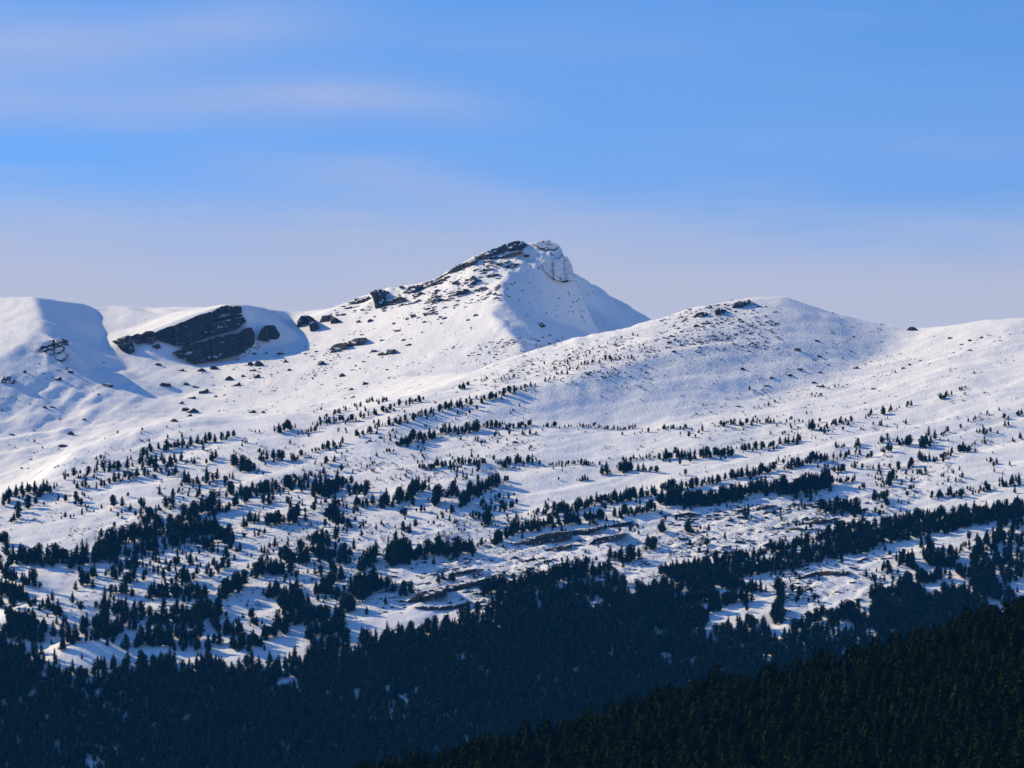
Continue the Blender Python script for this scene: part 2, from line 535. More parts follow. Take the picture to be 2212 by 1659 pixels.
# craggy top of the summit and its rimed shoulder
crag = np.clip(blob(1195, 560, 60, 40) + 0.8 * blob(1090, 560, 90, 32) + 0.7 * blob(850, 635, 90, 22) + 0.8 * blob(120, 760, 40, 26), 0, 1)
cell = np.abs(fbm(MX / 13 + 0.2 * MY / 13, MY / 17, 4, 31, 0.6))
HT = HT + crag * (3.2 * (0.45 - cell) + 1.2 * fbm(MX / 5, MY / 6, 2, 33))
HT = HT + 0.9 * np.clip(blob(1085, 680, 60, 90), 0, 1) * fbm(MX / 12, MY / 14, 3, 44)


def ground(x, y):
    fx = np.clip((np.asarray(x, float) - X0) / DX, 0, len(GX) - 1.001)
    fy = np.clip((np.asarray(y, float) - Y0) / DY, 0, len(GY) - 1.001)
    i, j = fx.astype(int), fy.astype(int)
    a, b = fx - i, fy - j
    return (HT[j, i] * (1 - a) + HT[j, i + 1] * a) * (1 - b) + (HT[j + 1, i] * (1 - a) + HT[j + 1, i + 1] * a) * b


YS = np.arange(2850.0, 4600.0, 2.5)


def hit(X, Y):
    """where the sight line through (X, Y) first meets the mountain"""
    s, e = (X - XC) / F, (YH - Y) / F
    g = ground(s * YS, YS) - e * YS
    k = np.argmax(g >= 0)
    if g[k] < 0:
        return None
    if k == 0:
        d = YS[0]
    else:
        d = YS[k - 1] + (YS[k] - YS[k - 1]) * (-g[k - 1]) / (g[k] - g[k - 1] + 1e-9)
    return (s * d, float(d), float(ground(s * d, d)))


nx, ny = len(GX), len(GY)
vv = np.stack([MX.ravel(), MY.ravel(), HT.ravel()], 1)
ii = (np.arange(ny - 1)[:, None] * nx + np.arange(nx - 1)[None, :]).ravel()
quads = np.stack([ii, ii + 1, ii + nx + 1, ii + nx], 1)
me = mesh_from('mountain', vv, quads, M_SNOW, smooth=True)
at = me.attributes.new('stony', 'FLOAT', 'POINT')
at.data.foreach_set('value', stony.ravel().astype(np.float32))
tag(link('mountain', me), 'snow covered mountain with rocky summit and tree dotted slopes', kind='structure')


# the valley between, with the near hill that carries the dark forest
TOPS = np.array([(-3000, 2100), (300, 1800), (700, 1700), (740, 1665), (860, 1640), (1000, 1608), (1170, 1578), (1300, 1535), (1450, 1488), (1560, 1468),
                 (1700, 1442), (1900, 1392), (2000, 1362), (2100, 1322), (2212, 1296), (2500, 1220), (4000, 1000)], float)
CREST = 1250.0


def near_ground(x, y):
    x, y = np.asarray(x, float), np.asarray(y, float)
    row = np.interp(XC + F * x / CREST, TOPS[:, 0], TOPS[:, 1])
    zc = np.clip((YH - row) / F * CREST - 11.8, -100, 60)
    near = zc - 0.115 * (CREST - y)
    far = zc - 0.28 * (y - CREST)
    h = np.where(y < CREST, near, far)
    base = np.where(y < 700, -2.2 - np.clip(y - 20, 0, 680) * 0.085, -60 - np.clip(y - 700, 0, 900) * 0.05)
    base = base + 1.5 * fbm(x / 90, y / 90, 2, 61)
    return np.maximum(np.where(y > 520, h, -500), base) if True else h


gx2 = np.arange(-1700, 1701, 20.0)
gy2 = np.arange(-400, 2961, 20.0)
mx2, my2 = np.meshgrid(gx2, gy2)
z2 = near_ground(mx2, my2)
v2 = np.stack([mx2.ravel(), my2.ravel(), z2.ravel()], 1)
n2 = len(gx2)
i2 = (np.arange(len(gy2) - 1)[:, None] * n2 + np.arange(n2 - 1)[None, :]).ravel()
tag(link('ground', mesh_from('ground', v2, np.stack([i2, i2 + 1, i2 + n2 + 1, i2 + n2], 1), M_VALLEY, smooth=True)),
    'brown winter valley floor and near forested hill', kind='structure')

# ------------------------------------------------------------------ crop frames in which positions were read off the photograph
FR = {'1': (0.337, 0, 0.337, 596.4), '2': (0.337, 677.7, 0.337, 474.4), '3': (0.3566, 1423, 0.3566, 596.4), '4': (0.337, 0, 0.337, 1016.6),
      '5': (0.337, 677.7, 0.337, 881), '6': (0.3566, 1423, 0.3566, 1016.6), 'k': (0.1838, 217, 0.1838, 610), 'p': (0.2145, 915, 0.2145, 488), 'd': (1, 0, 1, 0)}


def fr(c, x, y):
    a, b, e, g = FR[c]
    return a * x + b, e * y + g

# ------------------------------------------------------------------ rock: slabs with real outline and thickness


def slab(name, c, poly, proud, thick, mat, parent, step=3.0, rough=1.0, lean=0.0, steep=0.22):
    """a block of bedded rock whose face has the given outline; it stands proud of the slope and runs back into it"""
    img = [fr(c, *p) for p in poly]
    hs = []
    for X, Y in img:
        h = hit(X, Y)
        hs.append(h[1] if h else None)
    ok = [h for h in hs if h]
    if not ok:
        return None
    med = sorted(ok)[len(ok) // 2]
    hs = [min(max(h, med - 22), med + 22) if h else med for h in hs]
    A = np.array([(X, Y, 1) for X, Y in img])
    # depth of the face: a plane through the ground behind the outline
    co, *_ = np.linalg.lstsq(A[:, :3] - np.array([A[:, 0].mean(), A[:, 1].mean(), 0]), np.array(hs), rcond=None)
    cx, cy = A[:, 0].mean(), A[:, 1].mean()
    co[0] = max(-0.25, min(0.25, co[0])); co[1] = max(-steep, min(-0.05, co[1]))
    yb = max(p[1] for p in img)
    yt = min(p[1] for p in img)
    foot = sorted(h for h, p in zip(hs, img) if p[1] > yb - 0.4 * (yb - yt))
    co[2] = foot[len(foot) // 2] - co[1] * (yb - 0.15 * (yb - yt) - cy)
    thick = max(thick, 0.95 * (yb - yt) + 3)

    def depth(X, Y):
        return co[0] * (X - cx) + co[1] * (Y - cy) + co[2] - proud
    ppm = F / med
    st = step * ppm
    # outline with extra, slightly ragged points
    edge = []
    n = len(img)
    for i in range(n):
        a, b = img[i], img[(i + 1) % n]
        k = max(1, int(math.dist(a, b) / st))
        for j in range(k):
            t = j / k
            jx, jy = ((random.uniform(-1, 1) * 0.16 * st * rough, random.uniform(-1, 1) * 0.16 * st * rough) if j else (0, 0))
            edge.append((a[0] + (b[0] - a[0]) * t + jx, a[1] + (b[1] - a[1]) * t + jy))
    inner = []
    xs = [p[0] for p in edge]; ys = [p[1] for p in edge]

    def inside(X, Y):
        r = False
        for i in range(len(edge)):
            (xa, ya), (xb, yb) = edge[i], edge[i - 1]
            if (ya > Y) != (yb > Y) and X < (xb - xa) * (Y - ya) / (yb - ya + 1e-12) + xa:
                r = not r
        return r
    y = min(ys) + st / 2
    while y < max(ys):
        x = min(xs) + st / 2
        while x < max(xs):
            X, Y = x + random.uniform(-.2, .2) * st, y + random.uniform(-.2, .2) * st
            if inside(X, Y) and min(math.dist((X, Y), e) for e in edge) > 0.45 * st:
                inner.append((X, Y))
            x += st
        y += st
    pts = edge + inner
    ne = len(edge)
    ov, oe, of, orig, _, _ = delaunay_2d_cdt([Vector(p) for p in pts], [(i, (i + 1) % ne) for i in range(ne)], [list(range(ne))], 1, 1e-5)
    V, isedge = [], []
    for v, o in zip(ov, orig):
        d = depth(v.x, v.y)
        e = bool(o) and min(o) < ne
        x, yy, z = P(v.x, v.y, d)
        # vertical joints and bedding steps cut the face into blocks
        bed = np.floor(np.array([(z - 0.33 * x) / 3.1]))
        blk = 0.75 * hash2(bed, bed * 0, 77)[0] + 0.6 * hash2(np.floor(np.array([(x + 0.3 * z) / 13.0])), bed, 78)[0]
        off = (blk * 1.6 + random.uniform(-.14, .14)) * rough * min(1.0, thick / 12)
        V.append((x, yy + (off if not e else off * 0.3 + 0.4), z + random.uniform(-.2, .2)))
        isedge.append(e)
    T = [tuple(f) for f in of if len(f) == 3]
    # boundary edges get a skirt running back and up into the hill
    cnt = {}
    for f in T:
        for a, b in ((f[0], f[1]), (f[1], f[2]), (f[2], f[0])):
            cnt[(a, b)] = cnt.get((a, b), 0) + 1
    bnd = [(a, b) for (a, b) in cnt if (b, a) not in cnt]
    back = {}
    tris = list(T)
    for a, b in bnd:
        for q in (a, b):
            if q not in back:
                x, yy, z = V[q]
                back[q] = len(V)
                V.append((x + random.uniform(-.4, .4), yy + thick, z + thick * (0.05 + lean)))
        A_, B_ = back[a], back[b]
        tris += [(b, a, A_), (b, A_, B_)]
    ctr = np.mean([V[i] for i in back.values()], axis=0)
    V.append(tuple(ctr))
    k = len(V) - 1
    for a, b in bnd:
        tris.append((back[b], back[a], k))
    bm = bmesh.new()
    bv = [bm.verts.new(p) for p in V]
    for f in tris:
        try:
            bm.faces.new([bv[i] for i in f])
        except ValueError:
            pass
    bmesh.ops.recalc_face_normals(bm, faces=bm.faces)
    org = Vector(parent.location)
    for v in bm.verts:
        v.co -= org
    me = bpy.data.meshes.new(name)
    bm.to_mesh(me)
    bm.free()
    me.materials.append(mat)
    return link(name, me, parent)


def empty(name, loc):
    o = bpy.data.objects.new(name, None)
    o.empty_display_size = 1.0
    o.location = loc
    COL.objects.link(o)
    return o


def outcrop(name, label, c, polys, proud=3.0, thick=14.0, mat=None, cat='rock outcrop', group=None, part='rock_slab', step=2.6, rough=1.0, lean=0.0, steep=0.22):
    xs = [fr(c, *p) for poly in polys for p in poly]
    h = hit(sum(p[0] for p in xs) / len(xs), max(p[1] for p in xs)) or hit(xs[0][0], xs[0][1] + 12) or (0, 4300, 300)
    r = empty(name, h)
    for i, poly in enumerate(polys):
        slab(part, c, poly, proud * random.uniform(0.7, 1.3), thick, mat or M_ROCK, r, step, rough, lean, steep)
    return tag(r, label, cat, group)


outcrop('rock_cliff', 'big dark tilted slab cliff below the left skyline', 'k', [
    [(615, 600), (800, 520), (858, 508), (880, 740), (700, 690)],
    [(866, 505), (1000, 450), (1150, 385), (1290, 345), (1340, 440), (1280, 500), (1250, 640), (1000, 735), (888, 740)],
    [(1285, 502), (1500, 442), (1680, 408), (1705, 450), (1600, 540), (1256, 640)],
    [(1308, 348), (1385, 300), (1436, 360), (1350, 425)],
    [(1392, 295), (1490, 262), (1498, 372), (1442, 362), (1420, 330)],
    [(1505, 275), (1650, 280), (1655, 350), (1580, 370), (1520, 372)],
    [(1352, 428), (1500, 385), (1660, 372), (1672, 398), (1500, 432), (1345, 470)],
    [(960, 742), (1050, 722), (1240, 690), (1300, 660), (1308, 930), (1100, 960), (1010, 925), (1000, 880), (950, 790)],
    [(1306, 655), (1500, 612), (1620, 597), (1638, 840), (1400, 900), (1314, 928)],
    [(1626, 590), (1700, 540), (1770, 525), (1805, 600), (1810, 700), (1770, 760), (1644, 836)],
    [(840, 820), (940, 790), (990, 880), (960, 900), (910, 880)],
    [(130, 692), (220, 655), (325, 618), (360, 705), (200, 748)],
    [(190, 742), (362, 712), (402, 795), (345, 845), (255, 805)],
    [(345, 632), (440, 598), (492, 712), (420, 712)],
    [(462, 618), (540, 570), (615, 572), (655, 665), (600, 722), (512, 708)],
    [(600, 750), (680, 720), (710, 760), (660, 785)],
], 5.5, 24.0, M_CLIFF, 'cliff', None, 'rock_slab', 2.4, 0.8, 0.0, 0.26)
outcrop('rock_buttress', 'cone shaped ribbed dark rock right of the slab cliff in shade', 'k', [
    [(1840, 660), (1880, 570), (1930, 510), (1975, 500), (1985, 690), (1930, 690)],
    [(1980, 500), (2040, 505), (2085, 570), (2110, 610), (2090, 660), (1988, 695)]], 4.0, 14.0, M_CLIFF)
outcrop('rock_outcrop', 'larger of two round snow dusted rocks at the foot of the summit spur', '1', [
    [(1905, 345), (1905, 290), (1930, 255), (1968, 252), (1985, 348)], [(1972, 250), (2010, 270), (2045, 320), (2030, 345), (1988, 350)]], 4.0, 14.0, M_ROCK)
outcrop('rock_outcrop', 'smaller right one of two round snow dusted rocks by the summit spur', '1', [
    [(2045, 300), (2065, 255), (2110, 245), (2115, 305)], [(2118, 245), (2160, 270), (2195, 305), (2120, 308)]], 3.0, 12.0, M_ROCK)
outcrop('rock_outcrop', 'rocky nose of the shaded spur at the far left', '1', [
    [(245, 460), (280, 425), (340, 405), (350, 520), (300, 500)], [(352, 402), (400, 400), (405, 480), (430, 500), (400, 550), (355, 525)],
    [(0, 680), (20, 640), (60, 640), (60, 690)], [(62, 645), (95, 665), (90, 690), (64, 692)]], 1.5, 12.0, make_rock('nose_rock', 0.22, 0.40, 0.0, 1.0), 'rock outcrop', None, 'rock_slab', 2.0, 1.1)
outcrop('summit_crag', 'broken dark slabs along the crest of the main summit', 'p', [
    [(240, 468), (330, 396), (404, 370), (410, 432), (330, 455)], [(408, 370), (475, 338), (540, 306), (545, 350), (500, 402), (414, 428)], [(545, 302), (600, 275), (662, 243), (668, 300), (600, 332), (549, 346)],
    [(640, 402), (720, 352), (850, 312), (990, 276), (1000, 250), (900, 268), (740, 318), (625, 345)], [(440, 486), (560, 452), (700, 420), (690, 447), (560, 482), (452, 508)], [(110, 560), (180, 496), (245, 470), (250, 492), (190, 530)],
    [(300, 520), (420, 488), (430, 510), (320, 540)], [(760, 420), (860, 392), (960, 372), (950, 390), (860, 415), (775, 440)], [(620, 500), (740, 470), (760, 490), (640, 520)],
    [(680, 235), (830, 180), (840, 250), (700, 298), (640, 310)], [(845, 178), (890, 160), (900, 248), (850, 255)], [(893, 158), (935, 150), (952, 243), (905, 248)],
    [(940, 150), (975, 152), (1000, 238), (958, 245)], [(980, 150), (1020, 160), (1045, 205), (1004, 232)],
    [(545, 290), (640, 258), (662, 288), (560, 322)], [(610, 345), (720, 350), (650, 400), (612, 385)], [(640, 315), (740, 300), (720, 335), (650, 335)],
    [(1110, 195), (1160, 172), (1192, 212), (1150, 228)], [(800, 362), (860, 340), (850, 372), (810, 375)], [(1005, 292), (1060, 280), (1062, 310), (1020, 314)],
    [(720, 385), (790, 365), (765, 405)], [(470, 520), (512, 514), (522, 600), (470, 602)], [(550, 625), (640, 620), (622, 652), (560, 662)],
    [(290, 692), (330, 650), (440, 628), (455, 660), (360, 690), (300, 708)], [(60, 752), (110, 722), (200, 740), (100, 772)],
    [(90, 545), (180, 505), (200, 530), (110, 560)], [(200, 520), (260, 500), (270, 525), (215, 540)], [(280, 570), (340, 550), (345, 575), (290, 590)]],
    2.6, 9.0, M_CRAG, 'crag', None, 'rock_slab', 1.9, 0.9)
outcrop('summit_crag', 'rimed blue cliff blocks on the shaded right shoulder of the summit', 'p', [
    [(1290, 262), (1400, 290), (1392, 318), (1330, 312)], [(1205, 440), (1240, 390), (1288, 400), (1280, 485), (1230, 465)], [(1325, 455), (1372, 448), (1352, 480)],
    [(1390, 555), (1450, 532), (1462, 560), (1410, 570)], [(1466, 540), (1470, 490), (1500, 468), (1502, 540)], [(1300, 540), (1330, 530), (1335, 550)],
    [(1030, 770), (1060, 765), (1100, 800), (1080, 808)], [(1530, 735), (1570, 730), (1565, 748)], [(1160, 1010), (1185, 970), (1230, 1000), (1195, 1025)]],
    1.5, 9.0, M_CRAG, 'crag', None, 'rock_slab', 1.9, 0.9)
outcrop('summit_block', 'rime plastered top block forming the blunt summit', 'p', [
    [(1105, 190), (1150, 165), (1200, 140), (1235, 150), (1245, 240), (1185, 222)], [(1240, 148), (1262, 138), (1300, 165), (1345, 178), (1352, 280), (1290, 262), (1250, 242)],
    [(1350, 180), (1372, 205), (1392, 235), (1400, 270), (1412, 305), (1356, 285)]], 4.0, 14.0, M_RIME, 'crag', None, 'rock_block', 2.2, 0.45)
outcrop('summit_block', 'rime plastered square block below the right edge of the summit', 'p', [
    [(1200, 340), (1250, 335), (1300, 345), (1310, 530), (1240, 475), (1205, 430)], [(1305, 345), (1360, 335), (1410, 312), (1420, 555), (1340, 545), (1315, 530)],
    [(1415, 312), (1445, 308), (1470, 345), (1490, 385), (1508, 450), (1500, 540), (1450, 555), (1424, 555)]], 4.0, 14.0, M_RIME, 'crag', None, 'rock_block', 2.2, 0.45)
outcrop('spur_crag', 'layered rocks crowning the left spur below the summit', '2', [
    [(180, 562), (270, 520), (350, 488), (352, 506), (270, 542), (190, 577)], [(690, 442), (760, 405), (840, 375), (838, 392), (760, 426), (700, 457)], [(770, 472), (900, 430), (1010, 400), (1002, 420), (900, 452), (780, 488)], [(740, 402), (850, 345), (900, 330), (892, 352), (800, 392)],
    [(275, 522), (330, 490), (358, 500), (355, 530), (300, 535)], [(360, 465), (400, 445), (412, 560), (395, 570), (388, 530)], [(415, 445), (460, 450), (455, 560), (418, 565)],
    [(460, 520), (560, 490), (600, 510), (500, 550), (450, 567)], [(575, 472), (610, 430), (650, 420), (655, 460), (610, 478)], [(658, 418), (695, 420), (690, 448), (660, 460)],
    [(640, 500), (680, 460), (740, 485), (690, 502)], [(200, 582), (290, 550), (330, 560), (230, 592)], [(215, 622), (330, 580), (390, 582), (330, 612), (250, 636)],
    [(480, 582), (560, 545), (680, 510), (600, 550), (500, 585)], [(890, 482), (920, 450), (980, 440), (1000, 457), (940, 482)], [(540, 430), (572, 424), (562, 446)],
    [(740, 515), (800, 500), (830, 510), (760, 528)], [(770, 380), (820, 365), (830, 380), (780, 392)], [(1000, 400), (1015, 360), (1030, 360), (1032, 415)], [(1060, 450), (1065, 430), (1105, 430), (1080, 460)]],
    2.6, 9.0, M_CRAG, 'crag', None, 'rock_slab', 2.0, 0.9)
outcrop('rock_outcrop', 'long low brown outcrop on the sunlit slope under the spur', '2', [
    [(95, 835), (130, 800), (210, 785), (215, 825), (140, 845)], [(220, 782), (270, 760), (335, 755), (330, 790), (250, 815), (222, 822)]], 2.5, 9.0, M_ROCK)
outcrop('rock_outcrop', 'row of three small rocks right of the long brown outcrop', '2', [
    [(358, 855), (375, 832), (400, 835), (395, 862)], [(405, 868), (440, 845), (465, 862), (440, 872)], [(462, 860), (470, 832), (520, 830), (530, 855), (490, 868)]], 2.0, 8.0, M_ROCK)
outcrop('rock_outcrop', 'dark oblong rock below the top of the right knoll', '3', [[(442, 190), (460, 162), (510, 150), (515, 182), (470, 195)], [(518, 150), (555, 142), (556, 160), (520, 180)]], 2.0, 8.0, M_ROCK)
outcrop('rock_outcrop', 'middle rock on the left shoulder of the right knoll', '3', [[(342, 232), (345, 200), (370, 192), (378, 232)], [(380, 195), (410, 205), (400, 222), (382, 228)]], 2.0, 8.0, M_ROCK)
outcrop('rock_outcrop', 'lowest rock on the left shoulder of the right knoll', '3', [[(200, 250), (230, 225), (260, 215), (262, 255)], [(265, 215), (300, 225), (295, 240), (266, 255)]], 2.0, 8.0, M_ROCK)

LEDGES = [('longest dark ledge crossing the snow in the middle of the lower slope', '5', [[(1235, 905), (1290, 865), (1480, 805), (1482, 868), (1400, 882)], [(1485, 804), (1650, 790), (1655, 836), (1560, 860), (1488, 868)], [(1658, 789), (1860, 755), (1830, 790), (1750, 815), (1660, 836)]]),
          ('short pointed ledge continuing the longest ledge to the right', '5', [[(1872, 757), (2050, 725), (2030, 747), (1900, 777)]]),
          ('thin ledge just under the longest dark ledge', '5', [[(1460, 912), (1650, 870), (1660, 893), (1500, 922)], [(1665, 872), (1750, 880), (1820, 832), (2010, 800), (1950, 832), (1800, 872), (1668, 893)]]),
          ('low dark ledge above the forest edge near the lower centre', '5', [[(590, 1247), (680, 1182), (850, 1140), (852, 1200), (700, 1242)], [(856, 1138), (1100, 1095), (1090, 1122), (950, 1167), (858, 1198)]]),
          ('small ledge above the low dark ledge in the lower centre', '5', [[(880, 1062), (1000, 1035), (1075, 1030), (1060, 1057), (940, 1072)]]),
          ('lowest thin ledge right above the forest edge', '5', [[(640, 1277), (900, 1265), (1010, 1240), (960, 1277), (830, 1297), (700, 1292)]]),
          ('ledge along the top of the lower right snow patch', '6', [[(820, 652), (950, 612), (952, 640), (880, 655)], [(955, 612), (1160, 606), (1165, 625), (1040, 632), (956, 640)]]),
          ('forked ledge beneath the double row of pines at centre right', '6', [[(580, 237), (620, 210), (712, 206), (640, 240)], [(625, 262), (650, 245), (720, 248), (650, 268)]]),
          ('narrow ledge above the right forest belt', '6', [[(850, 322), (960, 295), (1060, 298), (950, 327)]]),
          ('flat ledge left of the forked ledge', '6', [[(90, 268), (180, 253), (250, 262), (180, 283)]]),
          ('little ledge just above the left end of the right forest belt', '6', [[(780, 350), (830, 338), (900, 350), (870, 362), (810, 362)]]),
          ('faint ledge low on the stony ground right of centre', '6', [[(190, 500), (260, 480), (300, 482), (240, 505)]])]
for lb, c, pl in LEDGES:
    outcrop('rock_ledge', lb, c, pl, 2.6, 8.0, M_CLIFF, 'rock ledge', 'ledges on the lower slope', 'rock_slab', 1.7, 0.8)

# ------------------------------------------------------------------ boulders


def boulder_mesh(name, seed, mat, flat=0.62):
    rng = random.Random(seed)
    bm = bmesh.new()
    for i in range(16):
        a, b = rng.uniform(0, 6.283), rng.uniform(-0.5, 1.0)
        r = rng.uniform(0.42, 0.56)
        c = math.sqrt(max(0, 1 - min(1, b * b)))
        bm.verts.new((r * c * math.cos(a) * 1.0, r * c * math.sin(a) * 0.85, max(-0.15, r * b * flat * 1.6)))
    res = bmesh.ops.convex_hull(bm, input=bm.verts)
    bmesh.ops.delete(bm, geom=[v for v in bm.verts if not v.link_faces], context='VERTS')
    me = bpy.data.meshes.new(name)
    bm.to_mesh(me)
    bm.free()
    me.materials.append(mat)
    return me


BOULD = [boulder_mesh('boulder', 100 + i, M_ROCK, random.uniform(0.45, 0.75)) for i in range(8)]

BL = {'1': [(1060, 690, 95, 42), (1310, 735, 85, 48), (1232, 778, 70, 26), (1610, 560, 60, 40), (1660, 560, 70, 60), (1620, 600, 60, 26), (1470, 655, 70, 45), (1650, 640, 60, 40), (1525, 692, 60, 36),
            (1830, 545, 40, 24), (2065, 556, 60, 40), (1858, 600, 40, 22), (1290, 602, 70, 34), (1372, 585, 60, 46), (1160, 600, 62, 24), (1012, 565, 60, 26), (1185, 850, 70, 40), (1235, 862, 90, 46),
            (1216, 892, 52, 26), (1118, 925, 50, 28), (1620, 868, 60, 28), (1690, 872, 36, 24), (456, 1008, 50, 34), (158, 612, 40, 26), (684, 698, 90, 30), (1250, 705, 46, 22), (1195, 690, 40, 22),
            (2150, 470, 90, 50), (2195, 635, 50, 34), (1165, 810, 40, 30), (290, 840, 40, 26), (335, 835, 40, 24), (540, 918, 40, 20), (75, 1012, 40, 26), (375, 655, 60, 36), (450, 610, 50, 30), (400, 1085, 70, 24),
            (1800, 495, 70, 16), (1630, 495, 40, 16), (1710, 490, 40, 14), (1440, 760, 24, 14), (1385, 770, 26, 14), (1500, 800, 24, 12), (1560, 640, 30, 20), (2030, 480, 36, 18), (1960, 495, 34, 16)],
      '2': [(50, 918, 60, 38), (330, 1048, 50, 28), (240, 1085, 45, 24), (182, 990, 34, 22), (365, 645, 50, 26), (290, 650, 40, 30), (610, 800, 50, 18), (575, 770, 40, 16), (515, 665, 34, 18), (640, 610, 40, 14),
            (820, 662, 30, 14), (1040, 610, 36, 16), (990, 640, 30, 20), (710, 655, 40, 16), (310, 735, 34, 16), (440, 770, 44, 14), (545, 710, 44, 14), (320, 908, 30, 16), (270, 935, 26, 16), (470, 960, 30, 14), (250, 1135, 40, 18), (430, 1395, 46, 24), (355, 1415, 44, 18), (1290, 1425, 40, 20), (1075, 1420, 34, 22)],
      '3': [(836, 442, 55, 30), (938, 505, 34, 18), (972, 482, 40, 24), (958, 388, 40, 26), (852, 562, 46, 22), (1195, 553, 42, 20), (980, 662, 72, 26), (940, 642, 42, 18), (680, 612, 46, 18), (976, 582, 36, 16),
            (1535, 320, 72, 38), (1768, 372, 42, 26), (1885, 388, 28, 18), (1886, 446, 32, 22), (1834, 412, 28, 18), (1350, 290, 26, 14), (1025, 533, 28, 18), (795, 596, 44, 22), (650, 660, 46, 18), (1180, 365, 20, 12),
            (1110, 495, 24, 12), (1300, 680, 46, 16), (1165, 455, 20, 12), (1050, 220, 26, 12), (925, 155, 20, 12), (1115, 218, 26, 12), (1480, 555, 34, 18), (1520, 535, 24, 14), (605, 180, 40, 12), (740, 108, 50, 20), (1955, 370, 30, 20),
            (230, 300, 36, 20), (80, 360, 46, 22), (140, 335, 36, 18), (300, 285, 40, 16), (380, 280, 34, 16), (500, 275, 40, 16), (60, 400, 40, 20), (90, 455, 40, 20), (190, 200, 36, 16), (530, 115, 44, 14), (440, 145, 34, 12), (860, 145, 26, 12), (480, 785, 40, 16), (510, 560, 40, 24)]}

ZB = [((0, 560), 'in the shaded corrie'), ((560, 900), 'on the sunlit slope below the spur'), ((900, 1400), 'on the open snow under the summit'), ((1400, 1800), 'on the right knoll'), ((1800, 2300), 'on the bright right hand slope')]


def zone(tbl, X):
    for (a, b), w in tbl:
        if a <= X < b:
            return w
    return tbl[-1][1]


ONES = 'zeroth first second third fourth fifth sixth seventh eighth ninth tenth eleventh twelfth thirteenth fourteenth fifteenth sixteenth seventeenth eighteenth nineteenth'.split()
TENS = {2: 'twenty', 3: 'thirty', 4: 'forty', 5: 'fifty', 6: 'sixty', 7: 'seventy', 8: 'eighty', 9: 'ninety'}
PENDING = {}


def ordinal(n):
    if n < 20:
        return ONES[n]
    t, r = divmod(n, 10)
    return TENS[t] + ' ' + ONES[r] if r else TENS[t][:-1] + 'ieth'


def later(o, lb, X):
    """label once all look-alikes are known, so that each can be counted from the left"""
    PENDING.setdefault(lb, []).append((X, o))


def finish_labels():
    for lb, lst in PENDING.items():
        lst.sort(key=lambda t: t[0])
        for i, (X, o) in enumerate(lst):
            o['label'] = lb if len(lst) == 1 else '%s, %s from left' % (lb, ordinal(i + 1))


stones = []                                             # (x, y, z, w, h, rot) for the uncountable small ones
for c, lst in BL.items():
    for (x, y, w, h) in lst:
        X, Y = fr(c, x, y)
        q = hit(X, Y + 0.25 * h * FR[c][2])
        if not q:
            continue
        sc = q[1] / F
        W, Hh = w * FR[c][0] * sc, h * FR[c][2] * sc
        o = link('boulder', random.choice(BOULD), None, (q[0], q[1], q[2] - 0.08 * Hh))
        o.scale = (W, W * 0.8, max(Hh * 1.35, W * 0.4))
        o.rotation_euler = (random.uniform(-.12, .12), -0.18 + random.uniform(-.12, .12), random.uniform(-.5, .5))
        size = 'large' if w * FR[c][0] > 20 else ('flat' if h / w < 0.42 else 'small')
        later(o, '%s snow dusted dark boulder %s' % (size, zone(ZB, X)), X)
        tag(o, None, 'boulder', 'boulders lying on the snow')

# small stones nobody could count: one object
SREG = [('3', (0, 150, 700, 450), 700, (5, 26)), ('1', (1300, 450, 2212, 880), 520, (5, 18)), ('2', (0, 600, 1000, 1130), 260, (5, 18)), ('3', (1300, 330, 2212, 760), 170, (5, 16)),
        ('3', (100, 300, 1400, 860), 460, (5, 14)), ('1', (0, 560, 700, 1240), 120, (5, 22)), ('2', (1000, 760, 2212, 1020), 520, (5, 22)), ('5', (420, 960, 2212, 1320), 620, (8, 40)),
        ('6', (0, 200, 1400, 560), 520, (8, 44)), ('6', (620, 560, 1500, 780), 170, (8, 36)), ('5', (0, 700, 1300, 1000), 260, (6, 22)), ('4', (480, 300, 2212, 1000), 300, (6, 22)), ('2', (620, 330, 1200, 540), 260, (6, 34)), ('2', (150, 460, 900, 640), 230, (6, 32)), ('2', (850, 160, 1250, 330), 120, (6, 30)), ('2', (1250, 320, 1900, 640), 90, (4, 16)), ('2', (1150, 300, 1350, 480), 60, (5, 22))]
bv, bf = [], []
base = 0
SM = []
for b in BOULD:
    SM.append((np.array([v.co[:] for v in b.vertices]), np.array([p.vertices[:] for p in b.polygons])))
for c, (xa, ya, xb, yb), n, (wa, wb) in SREG:
    ctrs = [(random.uniform(xa, xb), random.uniform(ya, yb)) for _ in range(max(6, n // 9))]
    for i in range(n):
        if random.random() < 0.7:
            a = random.choice(ctrs)
            t = random.gauss(0, 45)
            x, y = a[0] + t, a[1] - 0.28 * t + random.gauss(0, 9)
        else:
            x, y = random.uniform(xa, xb), random.uniform(ya, yb)
        X, Y = fr(c, x, y)
        q = hit(X, Y)
        if not q or q[1] > 4480:
            continue
        sc = q[1] / F * FR[c][0]
        w = (wa + (wb - wa) * random.random() ** 2.2) * sc
        vs, fs = SM[random.randrange(len(SM))]
        a = random.uniform(0, 6.28)
        R = np.array([[math.cos(a), -math.sin(a), 0], [math.sin(a), math.cos(a), 0], [0, 0, 1]])
        el = random.uniform(1.0, 2.4) if wb > 30 else random.uniform(0.9, 1.5)
        V = (vs @ R.T) * np.array([w * el, w, w * random.uniform(0.45, 0.9)])
        V[:, 2] += V[:, 0] * 0.1
        bv.append(V + np.array(q))
        bf.append(fs + base)
        base += len(vs)
me = mesh_from('scattered_stones', np.concatenate(bv), np.concatenate(bf), M_ROCK)
tag(link('scattered_stones', me), 'small dark stones scattered across the snow slopes', 'stones', kind='stuff')

# ------------------------------------------------------------------ pines


